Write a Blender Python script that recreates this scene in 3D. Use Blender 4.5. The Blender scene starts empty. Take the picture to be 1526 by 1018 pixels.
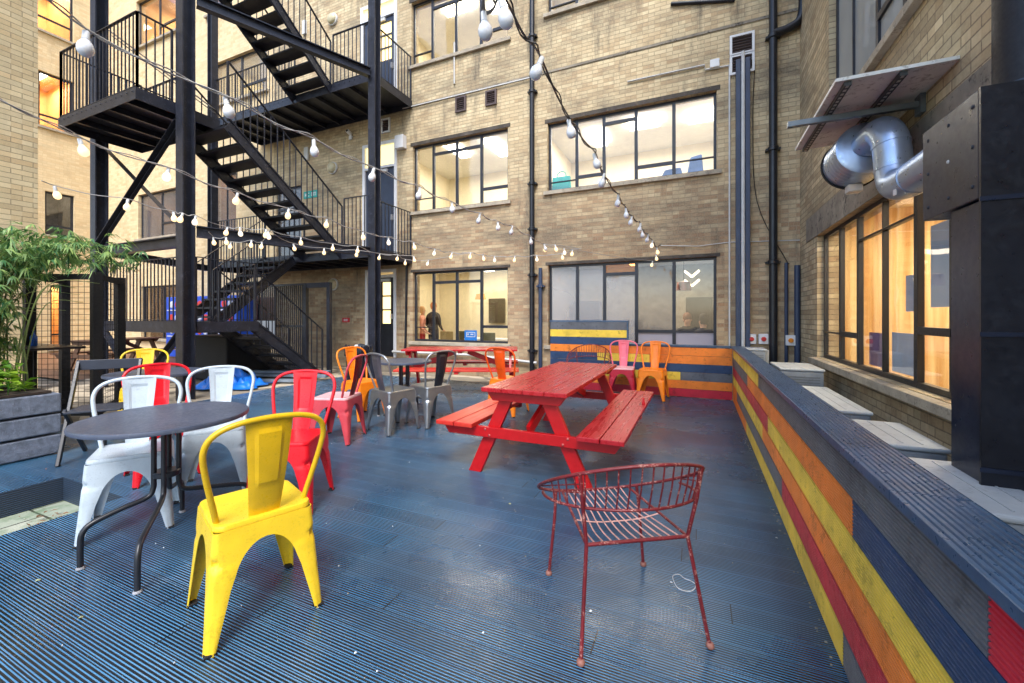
import bpy, bmesh, math, random
from mathutils import Vector, Matrix
R = math.radians
random.seed(7)
scene = bpy.context.scene
COL = scene.collection
# ------------------------------------------------------------------ camera
H = 1.38; F = 621.0
YAW = math.atan(277 / F); S, C = math.sin(YAW), math.cos(YAW)
cam_d = bpy.data.cameras.new('camera'); cam = bpy.data.objects.new('camera', cam_d); COL.objects.link(cam)
cam.location = (0, 0, H); cam.rotation_euler = (R(90), 0, YAW)
cam_d.sensor_width = 36; cam_d.lens = 36 * F / 1526; cam_d.shift_y = -38 / 1526
cam_d.clip_end = 400; cam_d.clip_start = 0.05
scene.camera = cam
# points of the photograph carried onto the real planes of the yard
def on_z(px, py, z=0.0):
    u = (px - 763) / F; v = (471 - py) / F; d = (z - H) / v
    return Vector((d * (-S + u * C), d * (C + u * S), z))
def on_y(px, py, Y):
    u = (px - 763) / F; v = (471 - py) / F; d = Y / (C + u * S)
    return Vector((d * (-S + u * C), Y, H + d * v))
def on_x(px, py, X):
    u = (px - 763) / F; v = (471 - py) / F; d = X / (-S + u * C)
    return Vector((X, d * (C + u * S), H + d * v))
# ------------------------------------------------------------------ nodes
class NT:
    def __init__(s, name):
        m = bpy.data.materials.new(name); m.use_nodes = True; s.m = m; s.t = m.node_tree
        s.b = s.t.nodes['Principled BSDF']; s.out = s.t.nodes['Material Output']
    def n(s, typ, **k):
        nd = s.t.nodes.new('ShaderNode' + typ)
        for a, v in k.items():
            setattr(nd, a, v)
        return nd
    def put(s, sock, v):
        if isinstance(v, bpy.types.NodeSocket): s.t.links.new(v, sock)
        elif isinstance(v, (tuple, list)) and len(v) == 3 and len(getattr(sock, 'default_value', (0,))) == 4: sock.default_value = (*v, 1)
        else: sock.default_value = v
    def math(s, op, a, b=0.0, c=None, clamp=False):
        nd = s.n('Math', operation=op); nd.use_clamp = clamp; s.put(nd.inputs[0], a); s.put(nd.inputs[1], b)
        if c is not None: s.put(nd.inputs[2], c)
        return nd.outputs[0]
    def obj(s):
        return s.n('TexCoord').outputs['Object']
    def sep(s, v):
        nd = s.n('SeparateXYZ'); s.put(nd.inputs[0], v); return nd.outputs
    def comb(s, x, y, z=0.0):
        nd = s.n('CombineXYZ'); s.put(nd.inputs[0], x); s.put(nd.inputs[1], y); s.put(nd.inputs[2], z); return nd.outputs[0]
    def noise(s, scale, detail=4, rough=.55, vec=None, dist=0.0):
        nd = s.n('TexNoise'); nd.inputs['Scale'].default_value = scale; nd.inputs['Detail'].default_value = detail
        nd.inputs['Roughness'].default_value = rough; nd.inputs['Distortion'].default_value = dist
        s.put(nd.inputs['Vector'], vec if vec is not None else s.obj()); return nd.outputs[0]
    def ramp(s, v, a, b, lo=0.0, hi=1.0):
        nd = s.n('MapRange'); s.put(nd.inputs[0], v); nd.inputs[1].default_value = a; nd.inputs[2].default_value = b
        nd.inputs[3].default_value = lo; nd.inputs[4].default_value = hi; return nd.outputs[0]
    def mix(s, f, a, b, mode='MIX'):
        nd = s.n('Mix', data_type='RGBA', blend_type=mode); s.put(nd.inputs[0], f); s.put(nd.inputs[6], a); s.put(nd.inputs[7], b)
        return nd.outputs[2]
    def bump(s, h, dist=.003, strength=1.0):
        nd = s.n('Bump'); nd.inputs['Distance'].default_value = dist; nd.inputs['Strength'].default_value = strength
        s.put(nd.inputs['Height'], h); s.t.links.new(nd.outputs[0], s.b.inputs['Normal']); return nd
    def set(s, **k):
        for a, v in k.items(): s.put(s.b.inputs[a.replace('_', ' ')], v)
        return s
def L(r, g, b):   # picture-like 0-255 tone to linear base colour
    f = lambda c: (c / 255 / 12.92) if c <= 10 else (((c / 255) + .055) / 1.055) ** 2.4
    return (f(r), f(g), f(b))
MATS = {}
def paint(name, col, rough=.45, metal=0.0, var=.18, scale=6, bump=.0, spec=.5, wear=None, wear_amt=.5, coat=0.0):
    if name in MATS: return MATS[name]
    t = NT(name)
    n1 = t.noise(scale, 5, .6); n2 = t.noise(scale * 9, 3, .6)
    dark = tuple(c * (1 - var) for c in col); lite = tuple(min(1, c * (1 + var) + .01 * var) for c in col)
    c = t.mix(t.ramp(n1, .3, .7), dark, lite)
    if wear:
        w = t.ramp(t.math('MULTIPLY', t.noise(scale * 1.7, 6, .75), t.ramp(n2, .3, .7, .7, 1.2)), .54, .66, 0, wear_amt)
        c = t.mix(w, c, wear)
    t.set(Base_Color=c, Metallic=metal, Roughness=t.ramp(n2, .25, .75, max(.05, rough - .1), min(1, rough + .12)))
    t.b.inputs['Specular IOR Level'].default_value = spec
    if coat: t.b.inputs['Coat Weight'].default_value = coat
    if bump: t.bump(t.math('ADD', n2, n1), bump)
    MATS[name] = t.m; return t.m
def emit(name, col, st):
    if name in MATS: return MATS[name]
    t = NT(name); t.set(Base_Color=col, Emission_Color=col, Emission_Strength=st, Roughness=.5); MATS[name] = t.m; return t.m
def glass(name, tint=(1, 1, 1), film=0.0, film_col=(.6, .62, .66), rough=.02, ior=1.5):
    t = NT(name); t.t.nodes.remove(t.b)
    tr = t.n('BsdfTransparent'); tr.inputs[0].default_value = (*tint, 1)
    gl = t.n('BsdfGlossy'); gl.inputs['Roughness'].default_value = rough
    lw = t.n('LayerWeight'); lw.inputs[0].default_value = .5
    fc = t.math('ADD', .065 * (ior - 1) / .5, t.math('MULTIPLY', t.math('POWER', lw.outputs['Facing'], 4.0), .75), clamp=True)
    wv = t.noise(1.3, 2, .5); bp = t.n('Bump'); bp.inputs['Distance'].default_value = .004; t.put(bp.inputs['Height'], wv)
    t.t.links.new(bp.outputs[0], gl.inputs['Normal'])
    mx = t.n('MixShader'); t.put(mx.inputs[0], fc); t.t.links.new(tr.outputs[0], mx.inputs[1]); t.t.links.new(gl.outputs[0], mx.inputs[2])
    last = mx
    if film:
        df = t.n('BsdfDiffuse'); df.inputs[0].default_value = (*film_col, 1)
        m2 = t.n('MixShader'); t.put(m2.inputs[0], t.ramp(t.noise(1.1, 1, .5), .3, .7, film * .75, film)); t.t.links.new(mx.outputs[0], m2.inputs[1]); t.t.links.new(df.outputs[0], m2.inputs[2]); last = m2
    t.t.links.new(last.outputs[0], t.out.inputs[0]); MATS[name] = t.m; return t.m
# ------------------------------------------------------------------ mesh builder
class MB:
    def __init__(s): s.v = []; s.f = []
    def add(s, vs, fs, M=None):
        o = len(s.v)
        s.v += [(M @ Vector(p)) if M is not None else Vector(p) for p in vs]
        s.f += [tuple(i + o for i in f) for f in fs]; return s
    def box(s, lo, hi, M=None):
        x0, y0, z0 = lo; x1, y1, z1 = hi
        return s.add([(x0, y0, z0), (x1, y0, z0), (x1, y1, z0), (x0, y1, z0), (x0, y0, z1), (x1, y0, z1), (x1, y1, z1), (x0, y1, z1)],
                     [(0, 3, 2, 1), (4, 5, 6, 7), (0, 1, 5, 4), (1, 2, 6, 5), (2, 3, 7, 6), (3, 0, 4, 7)], M)
    def cbox(s, c, sz, M=None):
        return s.box([c[i] - sz[i] / 2 for i in range(3)], [c[i] + sz[i] / 2 for i in range(3)], M)
    def bar(s, a, b, w, t, up=(0, 0, 1)):
        """a straight bar of section w (across) by t (along up) from a to b"""
        a = Vector(a); b = Vector(b); d = (b - a); l = d.length; d.normalize(); up = Vector(up)
        x = d.cross(up)
        if x.length < 1e-4: x = d.cross(Vector((0, 1, 0)))
        x.normalize(); z = x.cross(d)
        M = Matrix((( x.x, d.x, z.x, a.x), (x.y, d.y, z.y, a.y), (x.z, d.z, z.z, a.z), (0, 0, 0, 1)))
        return s.box((-w / 2, 0, -t / 2), (w / 2, l, t / 2), M)
    def tube(s, pts, r, n=8, closed=False, cap=True):
        pts = [Vector(p) for p in pts]; m = len(pts); o = len(s.v)
        rs = r if isinstance(r, (list, tuple)) else [r] * m
        def tan(i):
            if closed: return (pts[(i + 1) % m] - pts[i - 1]).normalized()
            return (pts[min(i + 1, m - 1)] - pts[max(i - 1, 0)]).normalized()
        t0 = tan(0); ref = Vector((0, 0, 1)) if abs(t0.z) < .9 else Vector((1, 0, 0)); nrm = t0.cross(ref).normalized()
        for i, p in enumerate(pts):
            t = tan(i); nrm = (nrm - t * nrm.dot(t)).normalized(); bi = t.cross(nrm)
            for k in range(n):
                a = 2 * math.pi * k / n; s.v.append(p + (nrm * math.cos(a) + bi * math.sin(a)) * rs[i])
        for i in range(m if closed else m - 1):
            j = (i + 1) % m
            for k in range(n):
                k2 = (k + 1) % n; s.f.append((o + i * n + k, o + i * n + k2, o + j * n + k2, o + j * n + k))
        if cap and not closed:
            s.f.append(tuple(o + k for k in reversed(range(n)))); s.f.append(tuple(o + (m - 1) * n + k for k in range(n)))
        return s
    def lathe(s, prof, n=24, M=None, cap=True):
        vs = []; fs = []
        for r, z in prof:
            for k in range(n):
                a = 2 * math.pi * k / n; vs.append((r * math.cos(a), r * math.sin(a), z))
        for i in range(len(prof) - 1):
            for k in range(n):
                k2 = (k + 1) % n; fs.append((i * n + k, i * n + k2, (i + 1) * n + k2, (i + 1) * n + k))
        if cap: fs.append(tuple(reversed(range(n)))); fs.append(tuple((len(prof) - 1) * n + k for k in range(n)))
        return s.add(vs, fs, M)
    def prism(s, poly, a, b, axis='y'):
        """polygon in the two other axes carried from a to b along the axis"""
        def P(p, t): return {'y': (p[0], t, p[1]), 'x': (t, p[0], p[1]), 'z': (p[0], p[1], t)}[axis]
        n = len(poly); vs = [P(p, a) for p in poly] + [P(p, b) for p in poly]
        fs = [tuple(range(n))[::-1], tuple(range(n, 2 * n))] + [(i, (i + 1) % n, n + (i + 1) % n, n + i) for i in range(n)]
        return s.add(vs, fs)
    def build(s, name, mat=None, parent=None, smooth=None, bevel=0.0, solid=0.0, fix=True):
        me = bpy.data.meshes.new(name); me.from_pydata([tuple(v) for v in s.v], [], s.f); me.update()
        if fix:
            bm = bmesh.new(); bm.from_mesh(me); bmesh.ops.recalc_face_normals(bm, faces=bm.faces); bm.to_mesh(me); bm.free()
        if smooth is not None:
            me.polygons.foreach_set('use_smooth', [True] * len(me.polygons)); me.set_sharp_from_angle(angle=R(smooth))
        o = bpy.data.objects.new(name, me); COL.objects.link(o)
        if mat: me.materials.append(mat)
        if parent is not None: o.parent = parent
        if solid:
            md = o.modifiers.new('s', 'SOLIDIFY'); md.thickness = solid; md.offset = -1
        if bevel:
            md = o.modifiers.new('b', 'BEVEL'); md.width = bevel; md.segments = 2; md.limit_method = 'ANGLE'; md.angle_limit = R(40)
        return o
def tag(o, label=None, cat=None, group=None, kind=None):
    for k, v in (('label', label), ('category', cat), ('group', group), ('kind', kind)):
        if v: o[k] = v
    return o
def empty(name, loc=(0, 0, 0), rz=0.0, **k):
    o = bpy.data.objects.new(name, None); COL.objects.link(o); o.location = loc; o.rotation_euler.z = rz; o.empty_display_size = .1
    return tag(o, **k)
def copy_tree(o, parent=None):
    c = o.copy(); COL.objects.link(c)
    if parent is not None: c.parent = parent
    for ch in list(o.children): copy_tree(ch, c)
    return c
def recolor(o, mats):
    """give a copied thing its own finish, part by part"""
    for ch in [o] + list(o.children_recursive):
        if ch.type == 'MESH':
            k = ch.name.split('.')[0]; m = mats.get(k, mats.get('*'))
            if m and k not in ('foot_cap',):
                ch.material_slots[0].link = 'OBJECT'; ch.material_slots[0].material = m
def smoothcurve(pts, n=6, closed=False):
    pts = [Vector(p) for p in pts]; out = []; m = len(pts)
    rng = range(m if closed else m - 1)
    for i in rng:
        p0 = pts[i - 1] if (i > 0 or closed) else pts[0]; p1 = pts[i]; p2 = pts[(i + 1) % m]
        p3 = pts[(i + 2) % m] if (closed or i + 2 < m) else pts[-1]
        for k in range(n):
            t = k / n
            out.append(.5 * ((2 * p1) + (-p0 + p2) * t + (2 * p0 - 5 * p1 + 4 * p2 - p3) * t * t + (-p0 + 3 * p1 - 3 * p2 + p3) * t ** 3))
    if not closed: out.append(pts[-1])
    return out
# ------------------------------------------------------------------ big surfaces
def brick(name, axis, c1, c2, c3, mortar, row=.078, stain=.5, low_brown=0.0, contrast=1.0, bump=.006, squash=.225):
    t = NT(name); x, y, z = t.sep(t.obj())[:3]
    a = x if axis == 'x' else y
    vec = t.comb(a, z)
    wob = t.noise(5, 2); 
    b = t.n('TexBrick'); b.offset = .5; t.put(b.inputs['Vector'], t.comb(t.math('ADD', a, t.math('MULTIPLY', wob, .004)), t.math('ADD', z, t.math('MULTIPLY', wob, .006))))
    b.inputs['Scale'].default_value = 1; b.inputs['Brick Width'].default_value = squash; b.inputs['Row Height'].default_value = row
    b.inputs['Mortar Size'].default_value = .006; b.inputs['Mortar Smooth'].default_value = .25; b.inputs['Bias'].default_value = 0
    b.inputs['Color1'].default_value = (0, 0, 0, 1); b.inputs['Color2'].default_value = (1, 1, 1, 1); b.inputs['Mortar'].default_value = (.5, .5, .5, 1)
    rnd = t.math('FRACT', t.math('MULTIPLY', t.sep(b.outputs['Color'])[0], 1.0))
    # a second value per brick
    wn = t.n('TexWhiteNoise', noise_dimensions='2D')
    rowi = t.math('FLOOR', t.math('DIVIDE', z, row)); off = t.math('MULTIPLY', t.math('MODULO', t.math('ABSOLUTE', rowi), 2), .5)
    coli = t.math('FLOOR', t.math('ADD', t.math('DIVIDE', a, squash), off)); t.put(wn.inputs['Vector'], t.comb(coli, rowi))
    r2 = wn.outputs['Value']
    big = t.noise(.55, 5, .6); med = t.noise(2.4, 5, .65); fine = t.noise(40, 4, .7)
    sel = t.ramp(t.math('ADD', t.math('MULTIPLY', r2, .42), t.math('MULTIPLY', med, .7)), .35, .8)
    col = t.mix(sel, c1, c2)
    br = t.math('MULTIPLY', t.ramp(r2, .55, 1.0), t.ramp(big, .42, .62, .25, 1.0))
    if low_brown:
        zz = t.ramp(t.math('ADD', z, t.math('MULTIPLY', t.math('SUBTRACT', big, .5), 3.0)), 4.9, 3.0)
        br = t.math('ADD', t.math('MULTIPLY', br, .5), t.math('MULTIPLY', zz, t.math('ADD', t.math('MULTIPLY', r2, .5), low_brown)), clamp=True)
    col = t.mix(br, col, c3)
    band = t.noise(1.0, 3, .6, vec=t.comb(t.math('MULTIPLY', a, .35), t.math('MULTIPLY', rowi, .71), 3.0))
    col = t.mix(t.ramp(band, .40, .68, 0, .6 * contrast), col, tuple(.45 * p + .25 * q for p, q in zip(c3, c2)))
    col = t.mix(t.ramp(band, .46, .30, 0, .4 * contrast), col, tuple(min(1, q * 1.18) for q in c1))
    val = t.n('HueSaturation'); t.put(val.inputs['Value'], t.ramp(rnd, 0, 1, 1 - .16 * contrast, 1 + .14 * contrast)); t.put(val.inputs['Color'], col); col = val.outputs[0]
    col = t.mix(b.outputs['Fac'], col, mortar)
    # soot: streaks that run down and blotches
    st = t.noise(1.0, 6, .7, vec=t.comb(t.math('MULTIPLY', a, 2.6), t.math('MULTIPLY', z, .45), 1.7))
    s1 = t.ramp(st, .52, .72, 0, stain); s2 = t.ramp(t.noise(.9, 7, .72, vec=t.comb(t.math('MULTIPLY', a, .5), t.math('MULTIPLY', z, 1.2), 9.0)), .47, .66, 0, stain * .8)
    col = t.mix(t.math('MAXIMUM', s1, s2), col, (.085, .075, .065))
    col = t.mix(t.ramp(fine, .3, .75, 0, .25), col, tuple(min(1, q * 1.25) for q in c1))
    t.set(Base_Color=col, Roughness=.88); t.b.inputs['Specular IOR Level'].default_value = .25
    t.bump(t.math('ADD', t.math('MULTIPLY', b.outputs['Fac'], -1.0), t.math('MULTIPLY', fine, .35)), bump)
    return t.m
BUFF = dict(c1=L(214, 197, 160), c2=L(192, 170, 134), c3=L(152, 118, 90), mortar=L(166, 150, 124))
M_main = brick('main_brick', 'x', stain=.95, low_brown=.35, contrast=.45, **BUFF)
M_side = brick('wing_brick', 'y', c1=L(212, 196, 160), c2=L(194, 172, 134), c3=L(164, 138, 108), mortar=L(130, 114, 94), stain=.7, row=.078)
M_pier = brick('pier_brick', 'y', c1=L(222, 204, 164), c2=L(210, 188, 144), c3=L(202, 172, 128), mortar=L(150, 134, 106), stain=.2, row=.095, squash=.28)
M_cream = brick('cream_brick', 'x', c1=L(226, 206, 166), c2=L(216, 192, 150), c3=L(204, 174, 130), mortar=L(206, 184, 144), stain=.22, contrast=.35, bump=.003, row=.09)
M_cream_s = brick('cream_brick_side', 'y', c1=L(226, 206, 166), c2=L(216, 192, 150), c3=L(204, 174, 130), mortar=L(206, 184, 144), stain=.22, contrast=.35, bump=.003, row=.09)
M_stone = paint('sill_stone', L(168, 158, 140), .8, var=.25, scale=5, bump=.003, wear=L(100, 94, 84), wear_amt=.6)
M_lintel = paint('sooty_concrete', L(138, 130, 116), .9, var=.45, scale=2.5, bump=.004, wear=L(60, 56, 52), wear_amt=.8); M_soot = paint('sooty_head', L(74, 68, 62), .9, var=.5, scale=3, bump=.003, wear=L(120, 108, 92), wear_amt=.5)
M_steel = paint('black_window_steel', L(34, 38, 48), .4, var=.3, scale=8)
M_fire = paint('fire_escape_paint', L(32, 35, 46), .38, var=.35, scale=5, bump=.001, wear=L(88, 92, 108), wear_amt=.35)
M_tread = paint('tread_plate', L(26, 28, 36), .45, var=.3, scale=10, bump=.002)
M_white = paint('white_gloss', L(222, 224, 226), .4, var=.06)
M_black = paint('black_gloss', L(28, 30, 36), .35, var=.3)
M_navy = paint('navy_door_paint', L(44, 54, 74), .4, var=.15)
M_pipe = paint('pipe_black', L(22, 26, 34), .35, var=.3, scale=4)
M_pipeblue = paint('pipe_slate_blue', L(48, 62, 88), .4, var=.2, scale=4)
M_whitepipe = paint('pipe_white', L(205, 206, 204), .45, var=.1)
M_greyplastic = paint('unit_casing', L(184, 190, 192), .5, var=.1, scale=5, bump=.0006, wear=L(140, 142, 140), wear_amt=.5)
M_dark = paint('near_black', L(18, 18, 22), .7, var=.2)

def deck_mat():
    t = NT('deck_paint'); o = t.obj(); x, y, z = t.sep(o)[:3]
    bw = .1405; yy = t.math('DIVIDE', y, bw); bi = t.math('FLOOR', yy); fr = t.math('FRACT', yy)
    wn = t.n('TexWhiteNoise', noise_dimensions='1D'); t.put(wn.inputs['W'], bi); r = wn.outputs['Value']
    # boards butt end to end, staggered
    xx = t.math('ADD', t.math('DIVIDE', x, 3.6), t.math('MULTIPLY', r, 1.0)); xi = t.math('FLOOR', xx); xf = t.math('FRACT', xx)
    w2 = t.n('TexWhiteNoise', noise_dimensions='2D'); t.put(w2.inputs['Vector'], t.comb(xi, bi)); r2 = w2.outputs['Value']
    inner = t.math('MULTIPLY', t.math('SUBTRACT', fr, .06), 9 / .88)
    g = t.math('ABSOLUTE', t.math('SUBTRACT', t.math('FRACT', inner), .5))            # 0 at the ridge middle .. .5 in the groove
    ridge = t.ramp(g, .15, .28, 1, 0)
    edge = t.ramp(t.math('ABSOLUTE', t.math('SUBTRACT', fr, .5)), .435, .45, 0, 1)      # flat margin of every board
    h = t.math('MAXIMUM', ridge, edge)
    gap = t.ramp(t.math('ABSOLUTE', t.math('SUBTRACT', fr, .5)), .468, .484, 1, 0)
    gx = t.ramp(t.math('ABSOLUTE', t.math('SUBTRACT', xf, .5)), .4990, .4995, 1, 0)
    h = t.math('MULTIPLY', h, t.math('MULTIPLY', gap, gx))
    big = t.noise(.8, 5, .6); med = t.noise(4, 6, .7); fine = t.noise(60, 3, .7, vec=t.comb(t.math('MULTIPLY', x, .12), y))
    wearf = t.math('MULTIPLY', t.ramp(t.noise(1.7, 8, .72), .5, .64), t.ramp(fine, .35, .6))
    c = t.mix(t.ramp(big, .35, .65), L(44, 102, 146), L(82, 148, 192))
    c = t.mix(t.ramp(r2, 0, 1, 0, .32), c, L(28, 56, 84)); c = t.mix(t.ramp(r, .7, 1, 0, .22), c, L(90, 130, 164))
    c = t.mix(t.math('MULTIPLY', wearf, .45), c, L(140, 164, 188))
    c = t.mix(t.ramp(t.noise(.55, 4, .6, vec=t.comb(t.math('ADD', x, 4.0), y, 3.0)), .6, .7, 0, .35), c, L(110, 96, 78))
    c = t.mix(t.math('SUBTRACT', 1.0, h), c, L(8, 16, 24))
    wet = t.ramp(t.noise(.9, 5, .6, vec=t.comb(x, y, 5.0)), .38, .62)
    t.set(Base_Color=c, Roughness=t.math('ADD', t.ramp(wet, 0, 1, .40, .12), t.math('MULTIPLY', med, .14)))
    t.b.inputs['Specular IOR Level'].default_value = .8
    t.bump(t.math('ADD', h, t.math('MULTIPLY', fine, .08)), .006)
    return t.m
M_deck = deck_mat()
M_ground = paint('yard_ground', L(96, 92, 84), .9, var=.4, scale=3, bump=.01)
def gravel_mat():
    t = NT('gravel_mat'); v = t.n('TexVoronoi'); v.inputs['Scale'].default_value = 38
    c = t.mix(t.sep(v.outputs['Color'])[0], L(96, 88, 76), L(198, 184, 160)); t.set(Base_Color=c, Roughness=.9)
    t.bump(t.math('MULTIPLY', v.outputs['Distance'], -1.0), .02); return t.m
M_gravel = gravel_mat()
def pave_mat():
    t = NT('green_paving'); x, y, z = t.sep(t.obj())[:3]
    b = t.n('TexBrick'); t.put(b.inputs['Vector'], t.comb(x, y)); b.inputs['Scale'].default_value = 1; b.inputs['Brick Width'].default_value = .45; b.inputs['Row Height'].default_value = .3
    b.inputs['Mortar Size'].default_value = .008; b.inputs['Color1'].default_value = (*L(176, 178, 160), 1); b.inputs['Color2'].default_value = (*L(150, 160, 140), 1); b.inputs['Mortar'].default_value = (*L(50, 44, 38), 1)
    c = t.mix(t.ramp(t.noise(5, 6, .7), .45, .62, 0, .7), b.outputs['Color'], L(96, 122, 88)); t.set(Base_Color=c, Roughness=.7)
    t.bump(t.math('ADD', t.math('MULTIPLY', b.outputs['Fac'], -1.0), t.noise(20, 4)), .004); return t.m
M_pave = pave_mat()
M_brown = paint('brown_timber', L(120, 84, 58), .6, var=.35, scale=3, bump=.003)

gnd = MB().box((-60, -40, -.6), (60, 60, -.26)).build('ground', M_ground); tag(gnd, kind='structure')
DECK_X0, DECK_X1, DECK_Y0, DECK_Y1 = -7.4, .60, -1.6, 7.66
HX0, HX1, HY0, HY1 = -4.965, -4.0, .30, 1.695       # the light well cut into the deck
mb = MB()
mb.box((DECK_X0, DECK_Y0, -.22), (HX0, DECK_Y1, 0)); mb.box((HX1, DECK_Y0, -.22), (DECK_X1, DECK_Y1, 0)); mb.box((HX0, DECK_Y0, -.22), (HX1, HY0, 0)); mb.box((HX0, HY1, -.22), (HX1, DECK_Y1, 0))
deck = mb.build('deck', M_deck)
def fascia_mat():
    t = NT('deck_fascia'); x, y, z = t.sep(t.obj())[:3]; g = t.ramp(t.math('ABSOLUTE', t.math('SUBTRACT', t.math('FRACT', t.math('DIVIDE', z, .0165)), .5)), .22, .34, 1, 0)
    t.set(Base_Color=t.mix(g, L(12, 18, 24), L(46, 66, 90)), Roughness=.5); t.bump(g, .005); return t.m
deck.data.materials.append(fascia_mat())
for f_ in deck.data.polygons:
    if abs(f_.normal.z) < .5: f_.material_index = 1; tag(deck, kind='structure')
pv = MB().box((-6.2, -.2, -.255), (-3.8, 2.0, -.2)).build('paving', M_pave); tag(pv, kind='structure')
gv = MB().box((-12.5, -1.5, -.25), (-7.42, 8.68, -.03)).box((-7.4, 7.68, -.25), (1.6, 8.68, -.05)).box((.62, -1.5, -.25), (1.6, 7.66, -.08)).build('gravel', M_gravel); tag(gv, kind='structure')
bp_ = MB()
for i in range(30):
    y0 = 4.9 + i * .125; bp_.box((-22.3, y0, -.2), (-12.52, y0 + .12, 0.0))
bp_ = bp_.build('timber_path', M_brown); tag(bp_, kind='structure')

# ------------------------------------------------------------------ walls with openings
YW, XW = 8.7, 1.63
def wall(mbld, axis, at, a0, a1, z0, z1, holes, thick, inward):
    """a wall of real thickness on the plane axis=at; holes = (a0, a1, z0, z1); inward = +1/-1 side the thickness goes to"""
    xs = sorted({a0, a1, *[h[0] for h in holes], *[h[1] for h in holes]}); zs = sorted({z0, z1, *[h[2] for h in holes], *[h[3] for h in holes]})
    xs = [v for v in xs if a0 <= v <= a1]; zs = [v for v in zs if z0 <= v <= z1]
    P = (lambda a, d, z: (a, at + d, z)) if axis == 'y' else (lambda a, d, z: (at + d, a, z))
    T = thick * inward
    def solid(i, j):
        if i < 0 or j < 0 or i >= len(xs) - 1 or j >= len(zs) - 1: return False
        ca = (xs[i] + xs[i + 1]) / 2; cz = (zs[j] + zs[j + 1]) / 2
        return not any(h[0] < ca < h[1] and h[2] < cz < h[3] for h in holes)
    for i in range(len(xs) - 1):
        for j in range(len(zs) - 1):
            if not solid(i, j): continue
            q0, q1, r0, r1 = xs[i], xs[i + 1], zs[j], zs[j + 1]
            mbld.add([P(q0, 0, r0), P(q1, 0, r0), P(q1, 0, r1), P(q0, 0, r1)], [(0, 1, 2, 3)])
            mbld.add([P(q0, T, r0), P(q1, T, r0), P(q1, T, r1), P(q0, T, r1)], [(3, 2, 1, 0)])
            for (di, dj, e) in ((-1, 0, (q0, r0, q0, r1)), (1, 0, (q1, r0, q1, r1)), (0, -1, (q0, r0, q1, r0)), (0, 1, (q0, r1, q1, r1))):
                if not solid(i + di, j + dj):
                    mbld.add([P(e[0], 0, e[1]), P(e[2], 0, e[3]), P(e[2], T, e[3]), P(e[0], T, e[1])], [(0, 1, 2, 3)])
G_clear = glass('clear_glass'); G_amber = glass('amber_pane', tint=(1, .62, .3), film=.25, film_col=(.7, .4, .15)); G_film = glass('filmed_glass', film=.42, film_col=(.50, .52, .56)); G_low = glass('frosted_glass', film=.85, film_col=(.46, .45, .52))
G_smoky = glass('dim_glass', tint=(.85, .85, .85), film=.15, film_col=(.4, .42, .46)); G_side = glass('side_glass', tint=(1, 1, 1), ior=1.35)
def window(parent, axis, at, a0, a1, z0, z1, cols, recess, sgn, gl=None, sill=True, fw=.05, mat=None, panes=None, name='window', sill_out=.07):
    """steel casement: cols = [(fraction end, [(bar height fraction, thick?)])]; sgn: side of the room"""
    P = (lambda a, d, z: (a, at + d * sgn, z)) if axis == 'y' else (lambda a, d, z: (at + d * sgn, a, z))
    f = MB()
    def blk(u0, u1, w0, w1, d0, d1):
        p = P(u0, d0, w0); q = P(u1, d1, w1); f.box([min(p[i], q[i]) for i in range(3)], [max(p[i], q[i]) for i in range(3)])
    blk(a0, a0 + fw, z0, z1, recess, recess + .05); blk(a1 - fw, a1, z0, z1, recess, recess + .05)
    blk(a0 + fw, a1 - fw, z0, z0 + fw, recess, recess + .05); blk(a0 + fw, a1 - fw, z1 - fw, z1, recess, recess + .05)
    prev = a0; W = a1 - a0; Hh = z1 - z0
    for i, (e, bars) in enumerate(cols):
        x1 = a0 + e * W
        thick = any(b[1] for b in bars) or (i + 1 < len(cols) and any(b[1] for b in cols[i + 1][1]))
        w = .065 if thick else .024
        if i < len(cols) - 1: blk(x1 - w / 2, x1 + w / 2, z0 + fw, z1 - fw, recess - .004, recess + .045)
        for b, th in bars:
            bw = .065 if th else .022; zb = z0 + Hh * b
            blk(prev + .012, x1 - .012, zb - bw / 2, zb + bw / 2, recess - .008, recess + .04)
        prev = x1
    fr = f.build(name, mat or M_steel, parent)
    gl = gl or G_clear
    if panes:
        prev = 0
        for (e, w0, w1, mt) in panes:
            g = MB(); s_ = e[0]; e_ = e[1]
            p = P(a0 + s_ * W + .012, recess + .02, z0 + w0 * Hh); q = P(a0 + e_ * W - .012, recess + .026, z0 + w1 * Hh)
            g.box([min(p[i], q[i]) for i in range(3)], [max(p[i], q[i]) for i in range(3)]); g.build('pane', mt, fr)
    else:
        g = MB(); p = P(a0 + .02, recess + .02, z0 + .02); q = P(a1 - .02, recess + .026, z1 - .02)
        g.box([min(p[i], q[i]) for i in range(3)], [max(p[i], q[i]) for i in range(3)]); g.build('pane', gl, fr)
    if sill:
        s_ = MB(); p = P(a0 - .08, -sill_out, z0 - .085); q = P(a1 + .08, recess - .012, z0 - .002)
        # sill outside plus tongue into the opening
        s_.box([min(P(a0 - .08, -sill_out, 0)[i], P(a1 + .08, -.003, 0)[i]) for i in range(2)] + [z0 - .085], [max(P(a0 - .08, -sill_out, 0)[i], P(a1 + .08, -.003, 0)[i]) for i in range(2)] + [z0 - .004])
        s_.build('sill', M_stone, fr, bevel=.006)
    return fr
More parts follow.
